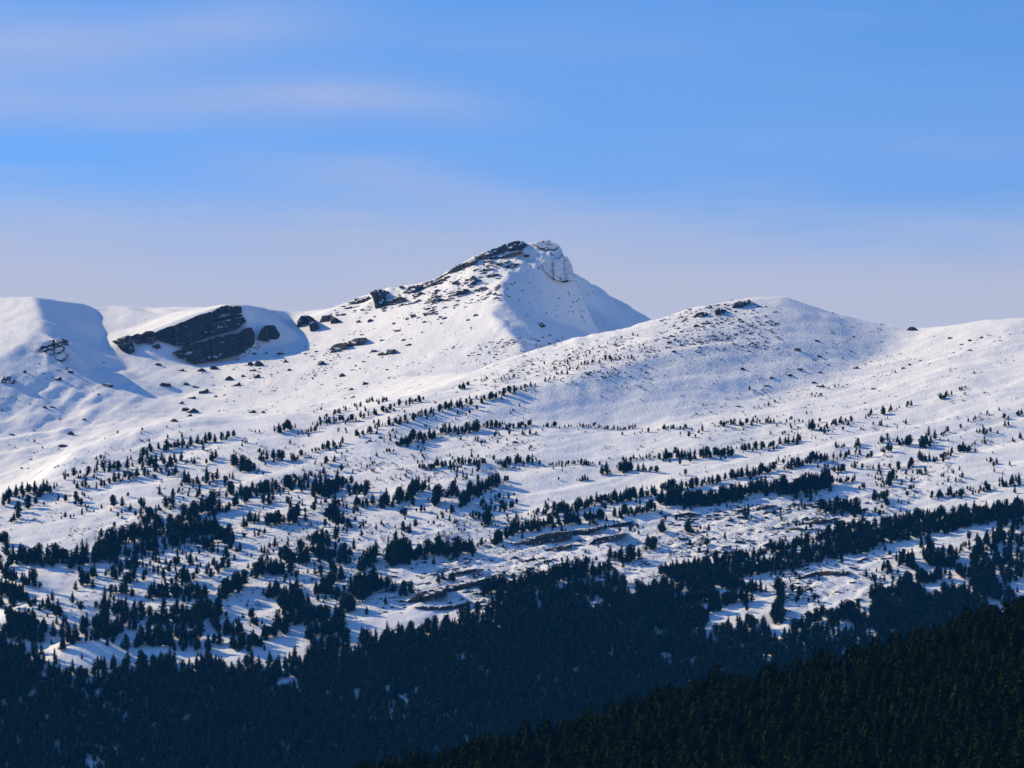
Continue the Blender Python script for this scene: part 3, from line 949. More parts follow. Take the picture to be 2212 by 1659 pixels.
def crown_arrays(rng, style):
    """crown of unit height: a ragged body of needle clumps on short boughs"""
    V, T = [], []

    def tri(a, b, c):
        k = len(V)
        V.extend((a, b, c))
        T.append((k, k + 1, k + 2))
    if style == 'cone':
        z0, rmax, n = 0.09, 0.27, 200
        prof = lambda t: (1 - t) ** 0.72 * (0.35 + 0.65 * min(1, t / 0.16))
    elif style == 'round':
        z0, rmax, n = 0.17, 0.25, 240
        prof = lambda t: math.sqrt(max(0, 1 - (1.75 * t - 0.72) ** 2)) if t > 0.02 else 0.6
    elif style == 'slim':
        z0, rmax, n = 0.09, 0.20, 160
        prof = lambda t: (1 - t) ** 0.6 * (0.5 + 0.5 * min(1, t / 0.2))
    else:                                               # tall fir with tiers of drooping boughs
        z0, rmax, n = 0.06, 0.25, 640
        prof = lambda t: (1 - t) ** 0.5 * (0.6 + 0.4 * min(1, t / 0.1))
    lob = [(rng.uniform(0, 6.283), rng.uniform(0.75, 1.18)) for _ in range(7)]
    lean = (rng.uniform(-.04, .04), rng.uniform(-.04, .04))

    def rad(t, a):
        k = 1.0
        for i, (p, s) in enumerate(lob):
            k += 0.09 * math.sin(a * (1 + i % 3) + p + t * 9 * s)
        return rmax * max(0.0, prof(t)) * k
    # inner body, so that the crown is not see-through at its heart
    seg, rows = 7, 6
    idx = []
    for j in range(rows + 1):
        t = j / rows
        ring = []
        for i in range(seg):
            a = i / seg * 6.283 + j * 0.4
            r = rad(t, a) * rng.uniform(0.45, 0.72)
            ring.append((r * math.cos(a) + lean[0] * t, r * math.sin(a) + lean[1] * t, z0 + (1 - z0) * t * 0.94))
        idx.append(ring)
    for j in range(rows):
        for i in range(seg):
            a, b, c, d = idx[j][i], idx[j][(i + 1) % seg], idx[j + 1][(i + 1) % seg], idx[j + 1][i]
            tri(a, b, c); tri(a, c, d)
    for _ in range(n):
        t = rng.random() ** (1.25 if style != 'round' else 0.9)
        if style == 'fir':
            t = (math.floor(t * 13) + rng.uniform(0.0, 1.0)) / 13
        a = rng.uniform(0, 6.283)
        R = rad(min(t, 0.99), a)
        r = R * rng.uniform(0.55, 1.06)
        c = Vector((r * math.cos(a) + lean[0] * t, r * math.sin(a) + lean[1] * t, z0 + (1 - z0) * t + rng.uniform(-.015, .015)))
        out = Vector((math.cos(a), math.sin(a), rng.uniform(-.25, .65) if style != 'fir' else rng.uniform(-.55, .1))).normalized()
        sd = Vector((-math.sin(a), math.cos(a), rng.uniform(-.4, .4))).normalized()
        L = (0.045 + 0.28 * R) * rng.uniform(0.7, 1.25) * (0.72 if style == 'fir' else 1.0)
        Wd = L * rng.uniform(0.35, 0.6)
        up = out.cross(sd).normalized()
        tip = c + out * L * 0.75
        for s in (-1, 1):
            tri(tuple(c - out * L * 0.4 + up * Wd * 0.25 * s), tuple(c + sd * Wd * s + up * Wd * 0.2 * s), tuple(tip))
        tri(tuple(c - sd * Wd * 0.9), tuple(c + up * Wd * 0.9), tuple(tip - up * Wd * 0.2))
    for k in range(3 if style != 'fir' else 0):         # leader
        a = rng.uniform(0, 6.283)
        tri((0.02 * math.cos(a) + lean[0] * .9, 0.02 * math.sin(a) + lean[1] * .9, 0.93), (0.02 * math.cos(a + 2) + lean[0] * .9, 0.02 * math.sin(a + 2) + lean[1] * .9, 0.93), (lean[0], lean[1], 1.0))
    return np.array(V), np.array(T)


def trunk_arrays(rng, r=0.022, top=0.8):
    V, T = [], []
    seg, rows = 5, 3
    for j in range(rows + 1):
        t = j / rows
        for i in range(seg):
            a = i / seg * 6.283
            rr = r * (1 - 0.75 * t) * (1.25 if j == 0 else 1)
            V.append((rr * math.cos(a), rr * math.sin(a), -0.05 + (top + 0.05) * t))
    for j in range(rows):
        for i in range(seg):
            a, b, c, d = j * seg + i, j * seg + (i + 1) % seg, (j + 1) * seg + (i + 1) % seg, (j + 1) * seg + i
            T += [(a, b, c), (a, c, d)]
    return np.array(V), np.array(T)


PROTO = []                                              # (crown mesh, trunk mesh, style)
STUFFCOL = bpy.data.collections.new('tree_shapes')       # unlinked: only drawn from by the forests
PIDX, FIDX = [], []
rr = random.Random(5)
for st, n in (('cone', 7), ('round', 4), ('slim', 2), ('fir', 5)):
    for i in range(n):
        leaf = M_FIR if st == 'fir' else M_PINE
        cv, ct = crown_arrays(rr, st)
        tv, tt = trunk_arrays(rr)
        PROTO.append((mesh_from('crown', cv, ct, leaf), mesh_from('trunk', tv, tt, M_BARK), st))
        me = mesh_from('tree_shape', np.concatenate([cv, tv]), np.concatenate([ct, tt + len(cv)]), [leaf, M_BARK], mat_idx=[0] * len(ct) + [1] * len(tt))
        o = bpy.data.objects.new('tree_shape_%02d' % len(STUFFCOL.objects), me)
        STUFFCOL.objects.link(o)
        (FIDX if st == 'fir' else PIDX).append(len(PROTO) - 1)
SHRUBCOL = bpy.data.collections.new('shrub_shapes')
for i in range(3):
    V, T = [], []
    for _ in range(46):
        a, r, z = rr.uniform(0, 6.283), rr.random() ** 0.6 * 0.5, rr.random() ** 1.4 * 0.5
        r *= math.sqrt(max(0.05, 1 - (z / 0.55) ** 2))
        c = np.array((r * math.cos(a), r * math.sin(a), z))
        k = len(V)
        for _ in range(3):
            V.append(tuple(c + np.array([rr.uniform(-.17, .17), rr.uniform(-.17, .17), rr.uniform(-.1, .17)])))
        T.append((k, k + 1, k + 2))
    o = bpy.data.objects.new('shrub_shape_%d' % i, mesh_from('shrub_shape', V, T, M_SHRUB))
    SHRUBCOL.objects.link(o)


def scatter(name, pts, coll, label, cat):
    """one uncountable mass: pts = (x, y, z, scale, rot, index)"""
    pts = np.array(pts, float)
    me = bpy.data.meshes.new(name)
    me.vertices.add(len(pts))
    me.vertices.foreach_set('co', pts[:, :3].astype(np.float32).ravel())
    for nm, k, tp in (('sz', 3, 'FLOAT'), ('rz', 4, 'FLOAT'), ('ix', 5, 'INT')):
        a = me.attributes.new(nm, tp, 'POINT')
        a.data.foreach_set('value', pts[:, k].astype(np.int32 if tp == 'INT' else np.float32))
    o = link(name, me)
    g = bpy.data.node_groups.new(name, 'GeometryNodeTree')
    g.interface.new_socket('Geometry', in_out='INPUT', socket_type='NodeSocketGeometry')
    g.interface.new_socket('Geometry', in_out='OUTPUT', socket_type='NodeSocketGeometry')
    ni, no = g.nodes.new('NodeGroupInput'), g.nodes.new('NodeGroupOutput')
    iop = g.nodes.new('GeometryNodeInstanceOnPoints')
    ci = g.nodes.new('GeometryNodeCollectionInfo')
    ci.inputs['Collection'].default_value = coll
    ci.inputs['Separate Children'].default_value = True
    ci.inputs['Reset Children'].default_value = True
    iop.inputs['Pick Instance'].default_value = True

    def attr(nm, tp):
        a = g.nodes.new('GeometryNodeInputNamedAttribute')
        a.data_type = tp
        a.inputs['Name'].default_value = nm
        return [s for s in a.outputs if s.enabled and s.name == 'Attribute'][0]
    cx = g.nodes.new('ShaderNodeCombineXYZ')
    g.links.new(attr('rz', 'FLOAT'), cx.inputs[2])
    g.links.new(ni.outputs[0], iop.inputs['Points'])
    g.links.new(ci.outputs[0], iop.inputs['Instance'])
    g.links.new(attr('ix', 'INT'), iop.inputs['Instance Index'])
    g.links.new(cx.outputs[0], iop.inputs['Rotation'])
    g.links.new(attr('sz', 'FLOAT'), iop.inputs['Scale'])
    g.links.new(iop.outputs[0], no.inputs[0])
    md = o.modifiers.new('trees', 'NODES')
    md.node_group = g
    return tag(o, label, cat, kind='stuff')


# rows and clumps of pines: frame, base line, number, (low, high) height, spread
ROWS = [
    ('1', [(0, 1470), (120, 1410), (330, 1385)], 24, (60, 110), 22), ('1', [(60, 1600), (130, 1500), (260, 1470), (310, 1450)], 9, (60, 120), 14), ('1', [(350, 1370), (440, 1290), (560, 1270)], 11, (50, 80), 12),
    ('1', [(500, 1370), (570, 1350)], 5, (60, 100), 8), ('1', [(620, 1250), (720, 1240), (830, 1250)], 13, (50, 100), 18), ('1', [(620, 1360), (720, 1320), (860, 1290), (960, 1280)], 24, (40, 70), 14),
    ('1', [(850, 1190), (930, 1215), (1040, 1205), (1160, 1205)], 24, (60, 110), 20), ('1', [(900, 1160), (1040, 1115), (1180, 1092), (1350, 1060)], 34, (50, 80), 10), ('1', [(1370, 1062), (1500, 1032)], 10, (45, 70), 7),
    ('1', [(1540, 1075), (1600, 1065)], 3, (30, 55), 4), ('1', [(1760, 1000), (1830, 992), (1890, 975)], 11, (45, 80), 8), ('1', [(1500, 1225), (1560, 1250), (1640, 1235)], 17, (80, 115), 20), ('1', [(1660, 1195), (1740, 1172), (1810, 1190)], 13, (45, 80), 10),
    ('1', [(1860, 1192), (1960, 1150), (2060, 1112), (2200, 1080)], 20, (35, 60), 10), ('1', [(1330, 1192), (1400, 1165)], 7, (50, 72), 8), ('1', [(1060, 1282), (1130, 1272)], 6, (55, 75), 8), ('1', [(1160, 1215), (1250, 1195), (1220, 1240)], 5, (45, 65), 5),
    ('1', [(1170, 1342), (1250, 1332), (1330, 1322), (1390, 1312)], 14, (55, 105), 12), ('1', [(1440, 1310), (1510, 1302)], 5, (40, 60), 6), ('1', [(1470, 1392), (1540, 1412), (1620, 1392)], 13, (70, 110), 14),
    ('1', [(1520, 1462), (1650, 1405), (1780, 1372), (1900, 1350), (2000, 1372), (2150, 1362)], 52, (55, 105), 20), ('1', [(1840, 1332), (1960, 1302), (2060, 1282)], 18, (50, 70), 10), ('1', [(1690, 1000), (1650, 1005), (1600, 990)], 6, (18, 30), 6),
    ('1', [(440, 1200), (620, 1150), (900, 1060), (1100, 1000), (1290, 990)], 16, (12, 22), 25), ('1', [(640, 1050), (760, 1000), (1100, 980)], 6, (14, 26), 10), ('1', [(280, 1115), (205, 1045), (30, 1160)], 4, (24, 36), 6),
    ('1', [(340, 1450), (420, 1440), (500, 1450), (520, 1520)], 8, (40, 75), 12), ('1', [(430, 1560), (490, 1550), (380, 1550)], 5, (20, 50), 10), ('1', [(870, 1500), (930, 1520), (1020, 1540), (1110, 1430)], 10, (60, 110), 25),
    ('1', [(1100, 1420), (1150, 1380)], 4, (40, 70), 6), ('1', [(1950, 1010), (2010, 1000), (2060, 950)], 7, (25, 50), 8), ('1', [(2080, 940), (2130, 950), (2200, 920)], 8, (30, 50), 8),
    # left belts and the scattered wood below them
    ('4', [(0, 470), (60, 480)], 5, (90, 120), 14), ('4', [(30, 560), (200, 610), (450, 570), (620, 535), (800, 465), (1000, 440)], 66, (95, 165), 20), ('4', [(450, 620), (620, 590), (900, 530), (1200, 470), (1500, 460)], 56, (85, 130), 16),
    ('4', [(950, 420), (1200, 360), (1330, 250), (1390, 260)], 44, (95, 150), 26), ('4', [(1150, 430), (1350, 400), (1500, 430)], 40, (90, 130), 24), ('4', [(1330, 300), (1420, 270), (1510, 240)], 14, (60, 80), 8), ('4', [(890, 300), (960, 330), (1010, 310)], 8, (80, 120), 16),
    ('4', [(0, 620), (40, 700), (150, 742), (260, 732)], 22, (90, 120), 22), ('4', [(0, 900), (120, 830), (250, 880), (330, 915), (440, 985)], 30, (85, 120), 26), ('4', [(60, 960), (200, 980), (330, 1045)], 16, (80, 120), 22),
    ('4', [(330, 830), (520, 860), (510, 920)], 4, (35, 85), 6), ('4', [(480, 745), (580, 735), (590, 660)], 9, (60, 120), 12), ('4', [(690, 650), (800, 640), (900, 600), (1080, 600), (1140, 610)], 16, (45, 95), 16),
    ('4', [(700, 690), (860, 720), (960, 680), (1040, 660), (1110, 650)], 16, (60, 120), 22), ('4', [(1110, 740), (1160, 720), (1230, 710)], 10, (70, 110), 12), ('4', [(640, 880), (700, 830), (760, 780), (880, 800)], 18, (50, 110), 20),
    ('4', [(640, 970), (760, 920), (900, 940)], 24, (85, 135), 32), ('4', [(940, 820), (1080, 800), (1200, 830), (1320, 800)], 28, (80, 130), 22), ('4', [(920, 980), (1080, 960), (1250, 960), (1420, 900)], 36, (85, 135), 44),
    ('4', [(900, 1090), (1080, 1080), (1250, 1090), (1400, 1110)], 28, (85, 130), 32), ('4', [(1400, 840), (1480, 780), (1560, 740)], 22, (85, 130), 18), ('4', [(1380, 660), (1440, 620), (1450, 560)], 9, (55, 110), 18), ('4', [(1560, 360), (1620, 330), (1680, 330)], 10, (60, 100), 10),
    ('4', [(1640, 400), (1700, 400), (1560, 450)], 7, (60, 80), 8), ('4', [(1770, 350), (1800, 340), (1720, 350)], 9, (60, 110), 10), ('4', [(1850, 330), (1910, 310)], 8, (90, 120), 10), ('4', [(1930, 240), (1910, 250)], 4, (50, 75), 6),
    ('4', [(1620, 680), (1700, 660), (1760, 640), (1840, 700)], 24, (80, 130), 30), ('4', [(1780, 560), (1830, 570), (1940, 590), (1970, 600)], 16, (70, 120), 18), ('4', [(1900, 540), (2030, 520), (2090, 530)], 16, (60, 110), 16), ('4', [(1680, 800), (1780, 820), (1900, 760)], 22, (70, 130), 30),
    ('4', [(2010, 800), (2100, 760), (2180, 700)], 18, (60, 110), 24), ('4', [(1810, 900), (1900, 880), (1960, 850)], 26, (120, 170), 22), ('4', [(1790, 1000), (1900, 970), (2050, 980), (2200, 960)], 34, (100, 150), 22), ('4', [(1590, 910), (1640, 1000), (1680, 1000)], 8, (70, 130), 10),
    ('4', [(1440, 1060), (1500, 1060), (1560, 1040)], 12, (90, 130), 14), ('4', [(1560, 660), (1800, 480), (2000, 440), (2180, 420)], 36, (25, 60), 60), ('4', [(1700, 560), (1900, 680), (2150, 600)], 26, (25, 60), 60), ('4', [(700, 560), (1000, 640), (1300, 560)], 20, (25, 55), 40), ('4', [(2090, 300), (2150, 310), (2200, 330)], 9, (50, 90), 8), ('4', [(2130, 240), (2160, 230)], 5, (60, 90), 8),
    ('4', [(0, 780), (60, 800), (140, 800)], 22, (90, 120), 26), ('4', [(0, 960), (100, 960), (200, 990), (260, 1010)], 30, (80, 115), 38), ('4', [(0, 1060), (150, 1060), (300, 1080)], 36, (85, 120), 40), ('4', [(380, 1130), (520, 1080), (640, 1080), (760, 1090)], 34, (80, 125), 36),
    ('4', [(540, 1010), (620, 1020), (700, 1040)], 18, (80, 130), 20), ('4', [(780, 1130), (950, 1120), (1150, 1140), (1350, 1160)], 34, (80, 125), 32), ('4', [(700, 1010), (900, 1020), (1100, 1010), (1300, 1020)], 26, (80, 125), 36), ('4', [(1280, 900), (1380, 960), (1400, 1040)], 20, (90, 140), 24),
    ('4', [(1680, 1080), (1760, 1050), (1850, 1040)], 16, (100, 140), 16), ('4', [(1960, 1080), (2080, 1060), (2200, 1060)], 26, (95, 140), 18), ('4', [(1500, 1150), (1600, 1130), (1700, 1130)], 24, (90, 130), 18),
    # middle
    ('2', [(60, 1272), (180, 1232), (260, 1202), (360, 1177), (400, 1167)], 26, (24, 45), 8), ('2', [(400, 1180), (480, 1162)], 7, (40, 52), 5), ('2', [(190, 1292), (290, 1290), (330, 1262), (410, 1250), (500, 1222), (570, 1200)], 30, (35, 60), 10),
    ('2', [(600, 1190), (700, 1162)], 13, (30, 50), 7), ('2', [(0, 1310), (60, 1320), (100, 1302)], 7, (25, 36), 6), ('2', [(140, 1362), (210, 1362)], 5, (40, 55), 5), ('2', [(340, 1372), (430, 1335)], 9, (40, 62), 8), ('2', [(260, 1392), (330, 1375)], 7, (40, 55), 6),
    ('2', [(460, 1322), (520, 1312), (600, 1292)], 16, (35, 60), 8), ('2', [(640, 1290), (700, 1252), (790, 1232), (880, 1210), (990, 1192)], 44, (35, 60), 8), ('2', [(1040, 1190), (1140, 1150), (1240, 1120), (1320, 1090), (1410, 1070)], 30, (30, 60), 8),
    ('2', [(930, 1092), (1000, 1062)], 11, (30, 46), 6), ('2', [(1060, 1042), (1140, 1030), (1290, 1012)], 15, (22, 36), 8), ('2', [(1480, 952), (1600, 930), (1750, 872), (1900, 802), (2100, 722)], 40, (14, 26), 22), ('2', [(1470, 1042), (1550, 1002), (1700, 942), (1900, 902), (2060, 882)], 32, (22, 40), 10),
    ('2', [(540, 1452), (600, 1442), (640, 1412)], 15, (60, 82), 8), ('2', [(650, 1422), (720, 1410), (780, 1392)], 20, (50, 75), 8), ('2', [(800, 1372), (880, 1366), (960, 1372), (1070, 1345)], 28, (45, 76), 9), ('2', [(1100, 1332), (1200, 1332)], 14, (40, 52), 6), ('2', [(1160, 1388), (1170, 1384)], 2, (55, 62), 2),
    ('2', [(1210, 1352), (1270, 1332), (1400, 1330)], 20, (40, 56), 7), ('2', [(1305, 1390), (1390, 1372)], 3, (55, 70), 3), ('2', [(1470, 1332), (1560, 1326)], 13, (28, 40), 5), ('2', [(1580, 1335), (1660, 1330)], 6, (14, 26), 4), ('2', [(1690, 1332), (1800, 1332), (1960, 1350), (2060, 1340)], 40, (24, 36), 6), ('2', [(1960, 1370), (2000, 1390), (2180, 1360)], 6, (24, 36), 6),
    ('2', [(690, 1602), (760, 1592), (860, 1577), (1000, 1567), (1100, 1567)], 46, (45, 62), 6), ('2', [(1150, 1562), (1250, 1562), (1450, 1552)], 32, (40, 66), 7), ('2', [(1205, 1588), (1225, 1590)], 4, (50, 62), 4), ('2', [(1480, 1577), (1620, 1577), (1760, 1572), (1840, 1572)], 30, (28, 44), 6), ('2', [(650, 1440), (720, 1560), (680, 1500)], 22, (16, 28), 40),
    ('2', [(30, 1482), (90, 1470), (160, 1452), (180, 1445)], 8, (38, 56), 6), ('2', [(390, 1540), (420, 1512), (490, 1480), (530, 1506)], 7, (30, 46), 5), ('2', [(560, 1630), (640, 1620), (480, 1590), (130, 1570)], 7, (18, 40), 8), ('2', [(1255, 1385), (1280, 1400), (1415, 1455), (1365, 1480)], 5, (24, 36), 5), ('2', [(885, 1400), (890, 1230)], 2, (26, 32), 4), ('2', [(1718, 1130), (1722, 1132)], 1, (20, 24), 1),
    ('2', [(430, 1220), (560, 1235), (740, 1280)], 10, (24, 40), 10), ('2', [(1600, 880), (2000, 830), (2200, 850)], 14, (14, 24), 30),
    ('5', [(0, 562), (60, 552), (140, 512), (190, 492)], 38, (70, 102), 26), ('5', [(220, 562), (300, 542), (360, 560)], 15, (75, 100), 14), ('5', [(250, 632), (330, 622), (390, 622)], 13, (60, 90), 8), ('5', [(430, 635), (480, 625)], 9, (115, 152), 10), ('5', [(510, 622), (560, 592), (630, 602), (640, 545), (700, 532)], 26, (80, 112), 14),
    ('5', [(770, 632), (800, 605)], 9, (95, 140), 10), ('5', [(850, 572), (930, 545)], 13, (70, 105), 12), ('5', [(940, 642), (980, 602), (990, 562), (1080, 532), (1190, 482)], 38, (60, 105), 14), ('5', [(1225, 472), (1245, 470)], 3, (50, 64), 3), ('5', [(1060, 622), (1150, 652), (1250, 672), (1310, 602)], 20, (35, 70), 22),
    ('5', [(1100, 752), (1140, 722)], 7, (80, 112), 9), ('5', [(100, 642), (160, 652)], 7, (65, 85), 8), ('5', [(80, 722), (150, 702), (200, 752), (230, 762)], 11, (50, 90), 10), ('5', [(300, 772), (340, 762)], 4, (55, 76), 5), ('5', [(470, 992), (520, 1002), (590, 945)], 28, (150, 230), 24), ('5', [(600, 962), (700, 952), (800, 942), (900, 942), (1030, 932)], 48, (85, 130), 14),
    ('5', [(1140, 882), (1200, 852), (1250, 822), (1330, 792), (1450, 772), (1550, 752), (1700, 742)], 64, (65, 112), 12), ('5', [(1480, 692), (1560, 682), (1700, 652), (1800, 612), (1950, 602), (2060, 582), (2200, 552)], 84, (60, 92), 12), ('5', [(1740, 722), (1860, 722)], 15, (60, 85), 8), ('5', [(1930, 702), (2050, 682), (2200, 652)], 28, (60, 82), 10),
    ('5', [(1690, 472), (1760, 462)], 9, (30, 46), 6), ('5', [(1850, 432), (1900, 422)], 6, (60, 100), 6), ('5', [(1960, 412), (2040, 402)], 15, (60, 82), 8), ('5', [(1980, 342), (2100, 332), (2210, 322)], 20, (26, 40), 6), ('5', [(2070, 412), (2150, 402), (2200, 412)], 9, (40, 62), 7), ('5', [(260, 1210), (330, 1190), (400, 1130)], 36, (140, 195), 40), ('5', [(180, 1292), (250, 1302)], 14, (95, 130), 16), ('5', [(330, 1000), (400, 960), (300, 1060)], 18, (80, 130), 22),
    ('5', [(0, 900), (60, 860), (30, 980)], 14, (80, 130), 24), ('5', [(100, 1000), (200, 960), (180, 1060)], 12, (50, 100), 30), ('5', [(0, 1180), (90, 1190), (130, 1080)], 12, (70, 120), 26), ('5', [(420, 1140), (560, 1200), (640, 1160)], 16, (60, 110), 24), ('5', [(830, 1100), (760, 1130), (1040, 1090)], 8, (45, 80), 12), ('5', [(1060, 890), (1080, 880)], 3, (45, 60), 5),
    ('5', [(1100, 1200), (1260, 1190), (1400, 1165), (1480, 1150)], 30, (110, 160), 18), ('5', [(1480, 1150), (1600, 1105), (1750, 1080), (1900, 1060)], 44, (120, 175), 20), ('5', [(1900, 965), (2000, 995), (2080, 965)], 13, (95, 130), 14), ('5', [(2140, 905), (2190, 890)], 8, (90, 130), 10), ('5', [(860, 810), (880, 815)], 2, (45, 55), 3), ('5', [(720, 660), (660, 665), (690, 660)], 4, (45, 65), 4), ('5', [(730, 740), (960, 800), (800, 820)], 8, (22, 40), 12),
    ('5', [(560, 680), (590, 700)], 5, (60, 90), 8), ('5', [(980, 700), (1050, 700), (1080, 680)], 10, (30, 50), 14), ('5', [(1400, 680), (1440, 670)], 5, (30, 45), 6), ('5', [(640, 340), (760, 410), (740, 490)], 6, (30, 50), 8), ('5', [(560, 440), (600, 440), (450, 455), (390, 465)], 6, (30, 46), 5), ('5', [(905, 480), (915, 440)], 3, (40, 55), 4), ('5', [(1580, 515), (1600, 400), (1500, 600)], 4, (18, 30), 6), ('5', [(700, 880), (900, 760), (1040, 760)], 8, (20, 35), 30),
    # right
    ('3', [(0, 930), (100, 922), (190, 926)], 20, (20, 36), 5), ('3', [(340, 912), (460, 902), (560, 892), (740, 890)], 34, (24, 44), 8), ('3', [(910, 935), (940, 932)], 5, (50, 84), 6), ('3', [(970, 930), (1000, 955)], 5, (40, 70), 6), ('3', [(1030, 906), (1100, 892), (1180, 888)], 16, (30, 46), 6), ('3', [(0, 1112), (100, 1102), (220, 1112)], 25, (45, 70), 10), ('3', [(250, 1095), (330, 1092), (460, 1085)], 27, (50, 72), 8), ('3', [(480, 1062), (600, 1052), (720, 1042)], 25, (40, 60), 8), ('3', [(740, 1022), (870, 1002)], 14, (35, 56), 8),
    ('3', [(1060, 1042), (1130, 1037)], 6, (35, 45), 4), ('3', [(1180, 1037), (1230, 1022)], 7, (40, 55), 5), ('3', [(1330, 1017), (1390, 1002), (1450, 1002)], 9, (35, 55), 8), ('3', [(1470, 1025), (1520, 1022)], 9, (60, 85), 8), ('3', [(1340, 1072), (1420, 1062)], 6, (40, 64), 6), ('3', [(1580, 1032), (1620, 1032), (1660, 992)], 14, (65, 105), 10), ('3', [(1700, 972), (1750, 947)], 7, (32, 48), 5), ('3', [(1930, 957), (2010, 942)], 7, (42, 60), 6), ('3', [(2105, 915), (2125, 912)], 3, (50, 66), 4), ('3', [(2165, 845), (2195, 842)], 4, (34, 54), 5), ('3', [(2150, 992), (2200, 987)], 4, (45, 58), 5),
    ('3', [(1352, 852), (1362, 835)], 3, (50, 82), 4), ('3', [(1400, 822), (1460, 802), (1500, 792), (1560, 770)], 7, (28, 50), 5), ('3', [(1700, 752), (1770, 722)], 7, (30, 48), 5), ('3', [(1820, 692), (1865, 677)], 5, (22, 34), 4), ('3', [(1380, 602), (1410, 590), (1480, 562)], 7, (16, 28), 5), ('3', [(840, 730), (880, 722), (990, 730), (920, 730)], 8, (20, 36), 6), ('3', [(600, 790), (680, 780), (740, 740)], 10, (16, 34), 8), ('3', [(520, 840), (560, 855), (640, 860), (880, 838), (1020, 820)], 8, (16, 26), 6), ('3', [(548, 690), (552, 692)], 2, (26, 36), 3), ('3', [(1040, 680), (1110, 670)], 6, (14, 24), 5), ('3', [(1250, 860), (1290, 840)], 5, (26, 44), 5), ('3', [(1210, 930), (1290, 900), (1400, 915)], 8, (20, 46), 7), ('3', [(680, 960), (740, 965), (850, 950), (960, 985), (1070, 980)], 9, (18, 32), 7), ('3', [(800, 870), (890, 895)], 4, (20, 30), 4), ('3', [(1800, 945), (1880, 885), (1960, 860), (2110, 800)], 10, (18, 34), 6),
    ('3', [(0, 1292), (100, 1292), (180, 1287), (270, 1262), (370, 1252)], 36, (50, 70), 8), ('3', [(410, 1232), (480, 1222), (560, 1212), (620, 1202), (700, 1172)], 32, (50, 82), 8), ('3', [(760, 1172), (830, 1152), (890, 1142)], 16, (50, 70), 8), ('3', [(910, 1125), (1020, 1112)], 20, (45, 65), 8), ('3', [(1050, 1112), (1120, 1097), (1230, 1087)], 18, (35, 50), 7), ('3', [(1260, 1102), (1290, 1100)], 4, (45, 58), 4),
    ('3', [(0, 1382), (100, 1387), (300, 1382), (420, 1362), (500, 1342)], 84, (75, 118), 13), ('3', [(500, 1345), (620, 1302), (740, 1320), (820, 1322), (960, 1292), (1050, 1262)], 84, (75, 122), 16), ('3', [(880, 1282), (950, 1272), (1030, 1282)], 14, (85, 108), 9), ('3', [(1060, 1192), (1130, 1182)], 7, (50, 65), 5), ('3', [(1080, 1252), (1130, 1252), (1190, 1242)], 9, (40, 56), 5), ('3', [(1380, 1262), (1420, 1242)], 9, (60, 90), 8), ('3', [(1435, 1172), (1465, 1152)], 4, (45, 64), 5), ('3', [(1510, 1162), (1540, 1152)], 6, (45, 68), 6), ('3', [(1560, 1122), (1640, 1112)], 9, (45, 65), 6), ('3', [(1660, 1122), (1720, 1092), (1780, 1082)], 12, (40, 58), 7), ('3', [(1810, 1072), (1890, 1062)], 10, (42, 60), 6), ('3', [(1900, 1022), (1920, 1020)], 3, (30, 45), 4),
    ('3', [(1540, 1202), (1660, 1182)], 9, (30, 45), 7), ('3', [(1470, 1302), (1540, 1292)], 7, (30, 45), 6), ('3', [(1650, 1332), (1690, 1337), (1750, 1332), (1860, 1332)], 18, (50, 82), 9), ('3', [(1890, 1312), (2020, 1292)], 12, (45, 65), 7), ('3', [(2060, 1275), (2200, 1262)], 17, (55, 84), 10), ('3', [(990, 1432), (1100, 1422), (1160, 1432), (1240, 1442)], 21, (65, 105), 10), ('3', [(1280, 1362), (1370, 1342), (1380, 1412)], 14, (50, 75), 9), ('3', [(520, 1452), (540, 1450)], 4, (70, 95), 5), ('3', [(170, 1552), (200, 1550)], 5, (75, 98), 7), ('3', [(260, 1542), (340, 1550), (120, 1557)], 6, (40, 60), 5), ('3', [(0, 1552), (20, 1550)], 5, (70, 95), 8), ('3', [(1200, 1292), (1250, 1282)], 5, (30, 45), 5), ('3', [(1160, 1160), (1190, 1170), (1340, 1170), (1330, 1250)], 8, (34, 60), 6), ('3', [(1480, 1235), (1600, 1250), (1320, 1130)], 8, (24, 44), 10), ('3', [(1440, 1350), (1480, 1410), (1570, 1300)], 5, (24, 44), 6),
    # belts round the lower right snow patch
    ('6', [(300, 640), (700, 570), (950, 500), (1100, 460)], 80, (60, 90), 18), ('6', [(1000, 480), (1300, 400), (1600, 355), (1900, 305), (2212, 255)], 190, (65, 95), 18), ('6', [(0, 620), (250, 600), (600, 560)], 60, (60, 90), 20),
    ('6', [(200, 600), (500, 540), (760, 480), (1000, 425)], 90, (55, 85), 14), ('6', [(1000, 410), (1300, 350), (1500, 320), (1900, 275), (2212, 240)], 150, (65, 95), 14), ('6', [(1050, 520), (1300, 440), (1600, 390), (1900, 330), (2212, 270)], 130, (65, 95), 16), ('6', [(100, 680), (480, 640), (800, 590), (1100, 510), (1300, 470)], 130, (65, 95), 16), ('6', [(0, 640), (200, 650), (480, 690)], 50, (70, 95), 20),
    ('6', [(0, 740), (250, 720), (480, 710), (600, 740)], 66, (75, 100), 18), ('6', [(0, 830), (250, 800), (420, 800), (560, 790)], 66, (80, 105), 18), ('6', [(0, 895), (200, 885), (380, 850)], 34, (75, 95), 12), ('6', [(720, 790), (750, 740), (700, 900), (760, 930)], 26, (90, 125), 20), ('6', [(830, 790), (850, 770)], 5, (60, 80), 8), ('6', [(880, 960), (930, 930), (1000, 880)], 15, (85, 115), 14), ('6', [(1040, 950), (1100, 900), (1160, 900), (1230, 960)], 24, (110, 150), 14), ('6', [(470, 920), (500, 920), (610, 935)], 10, (60, 85), 8), ('6', [(860, 960), (800, 1000), (1000, 990)], 22, (80, 105), 14),
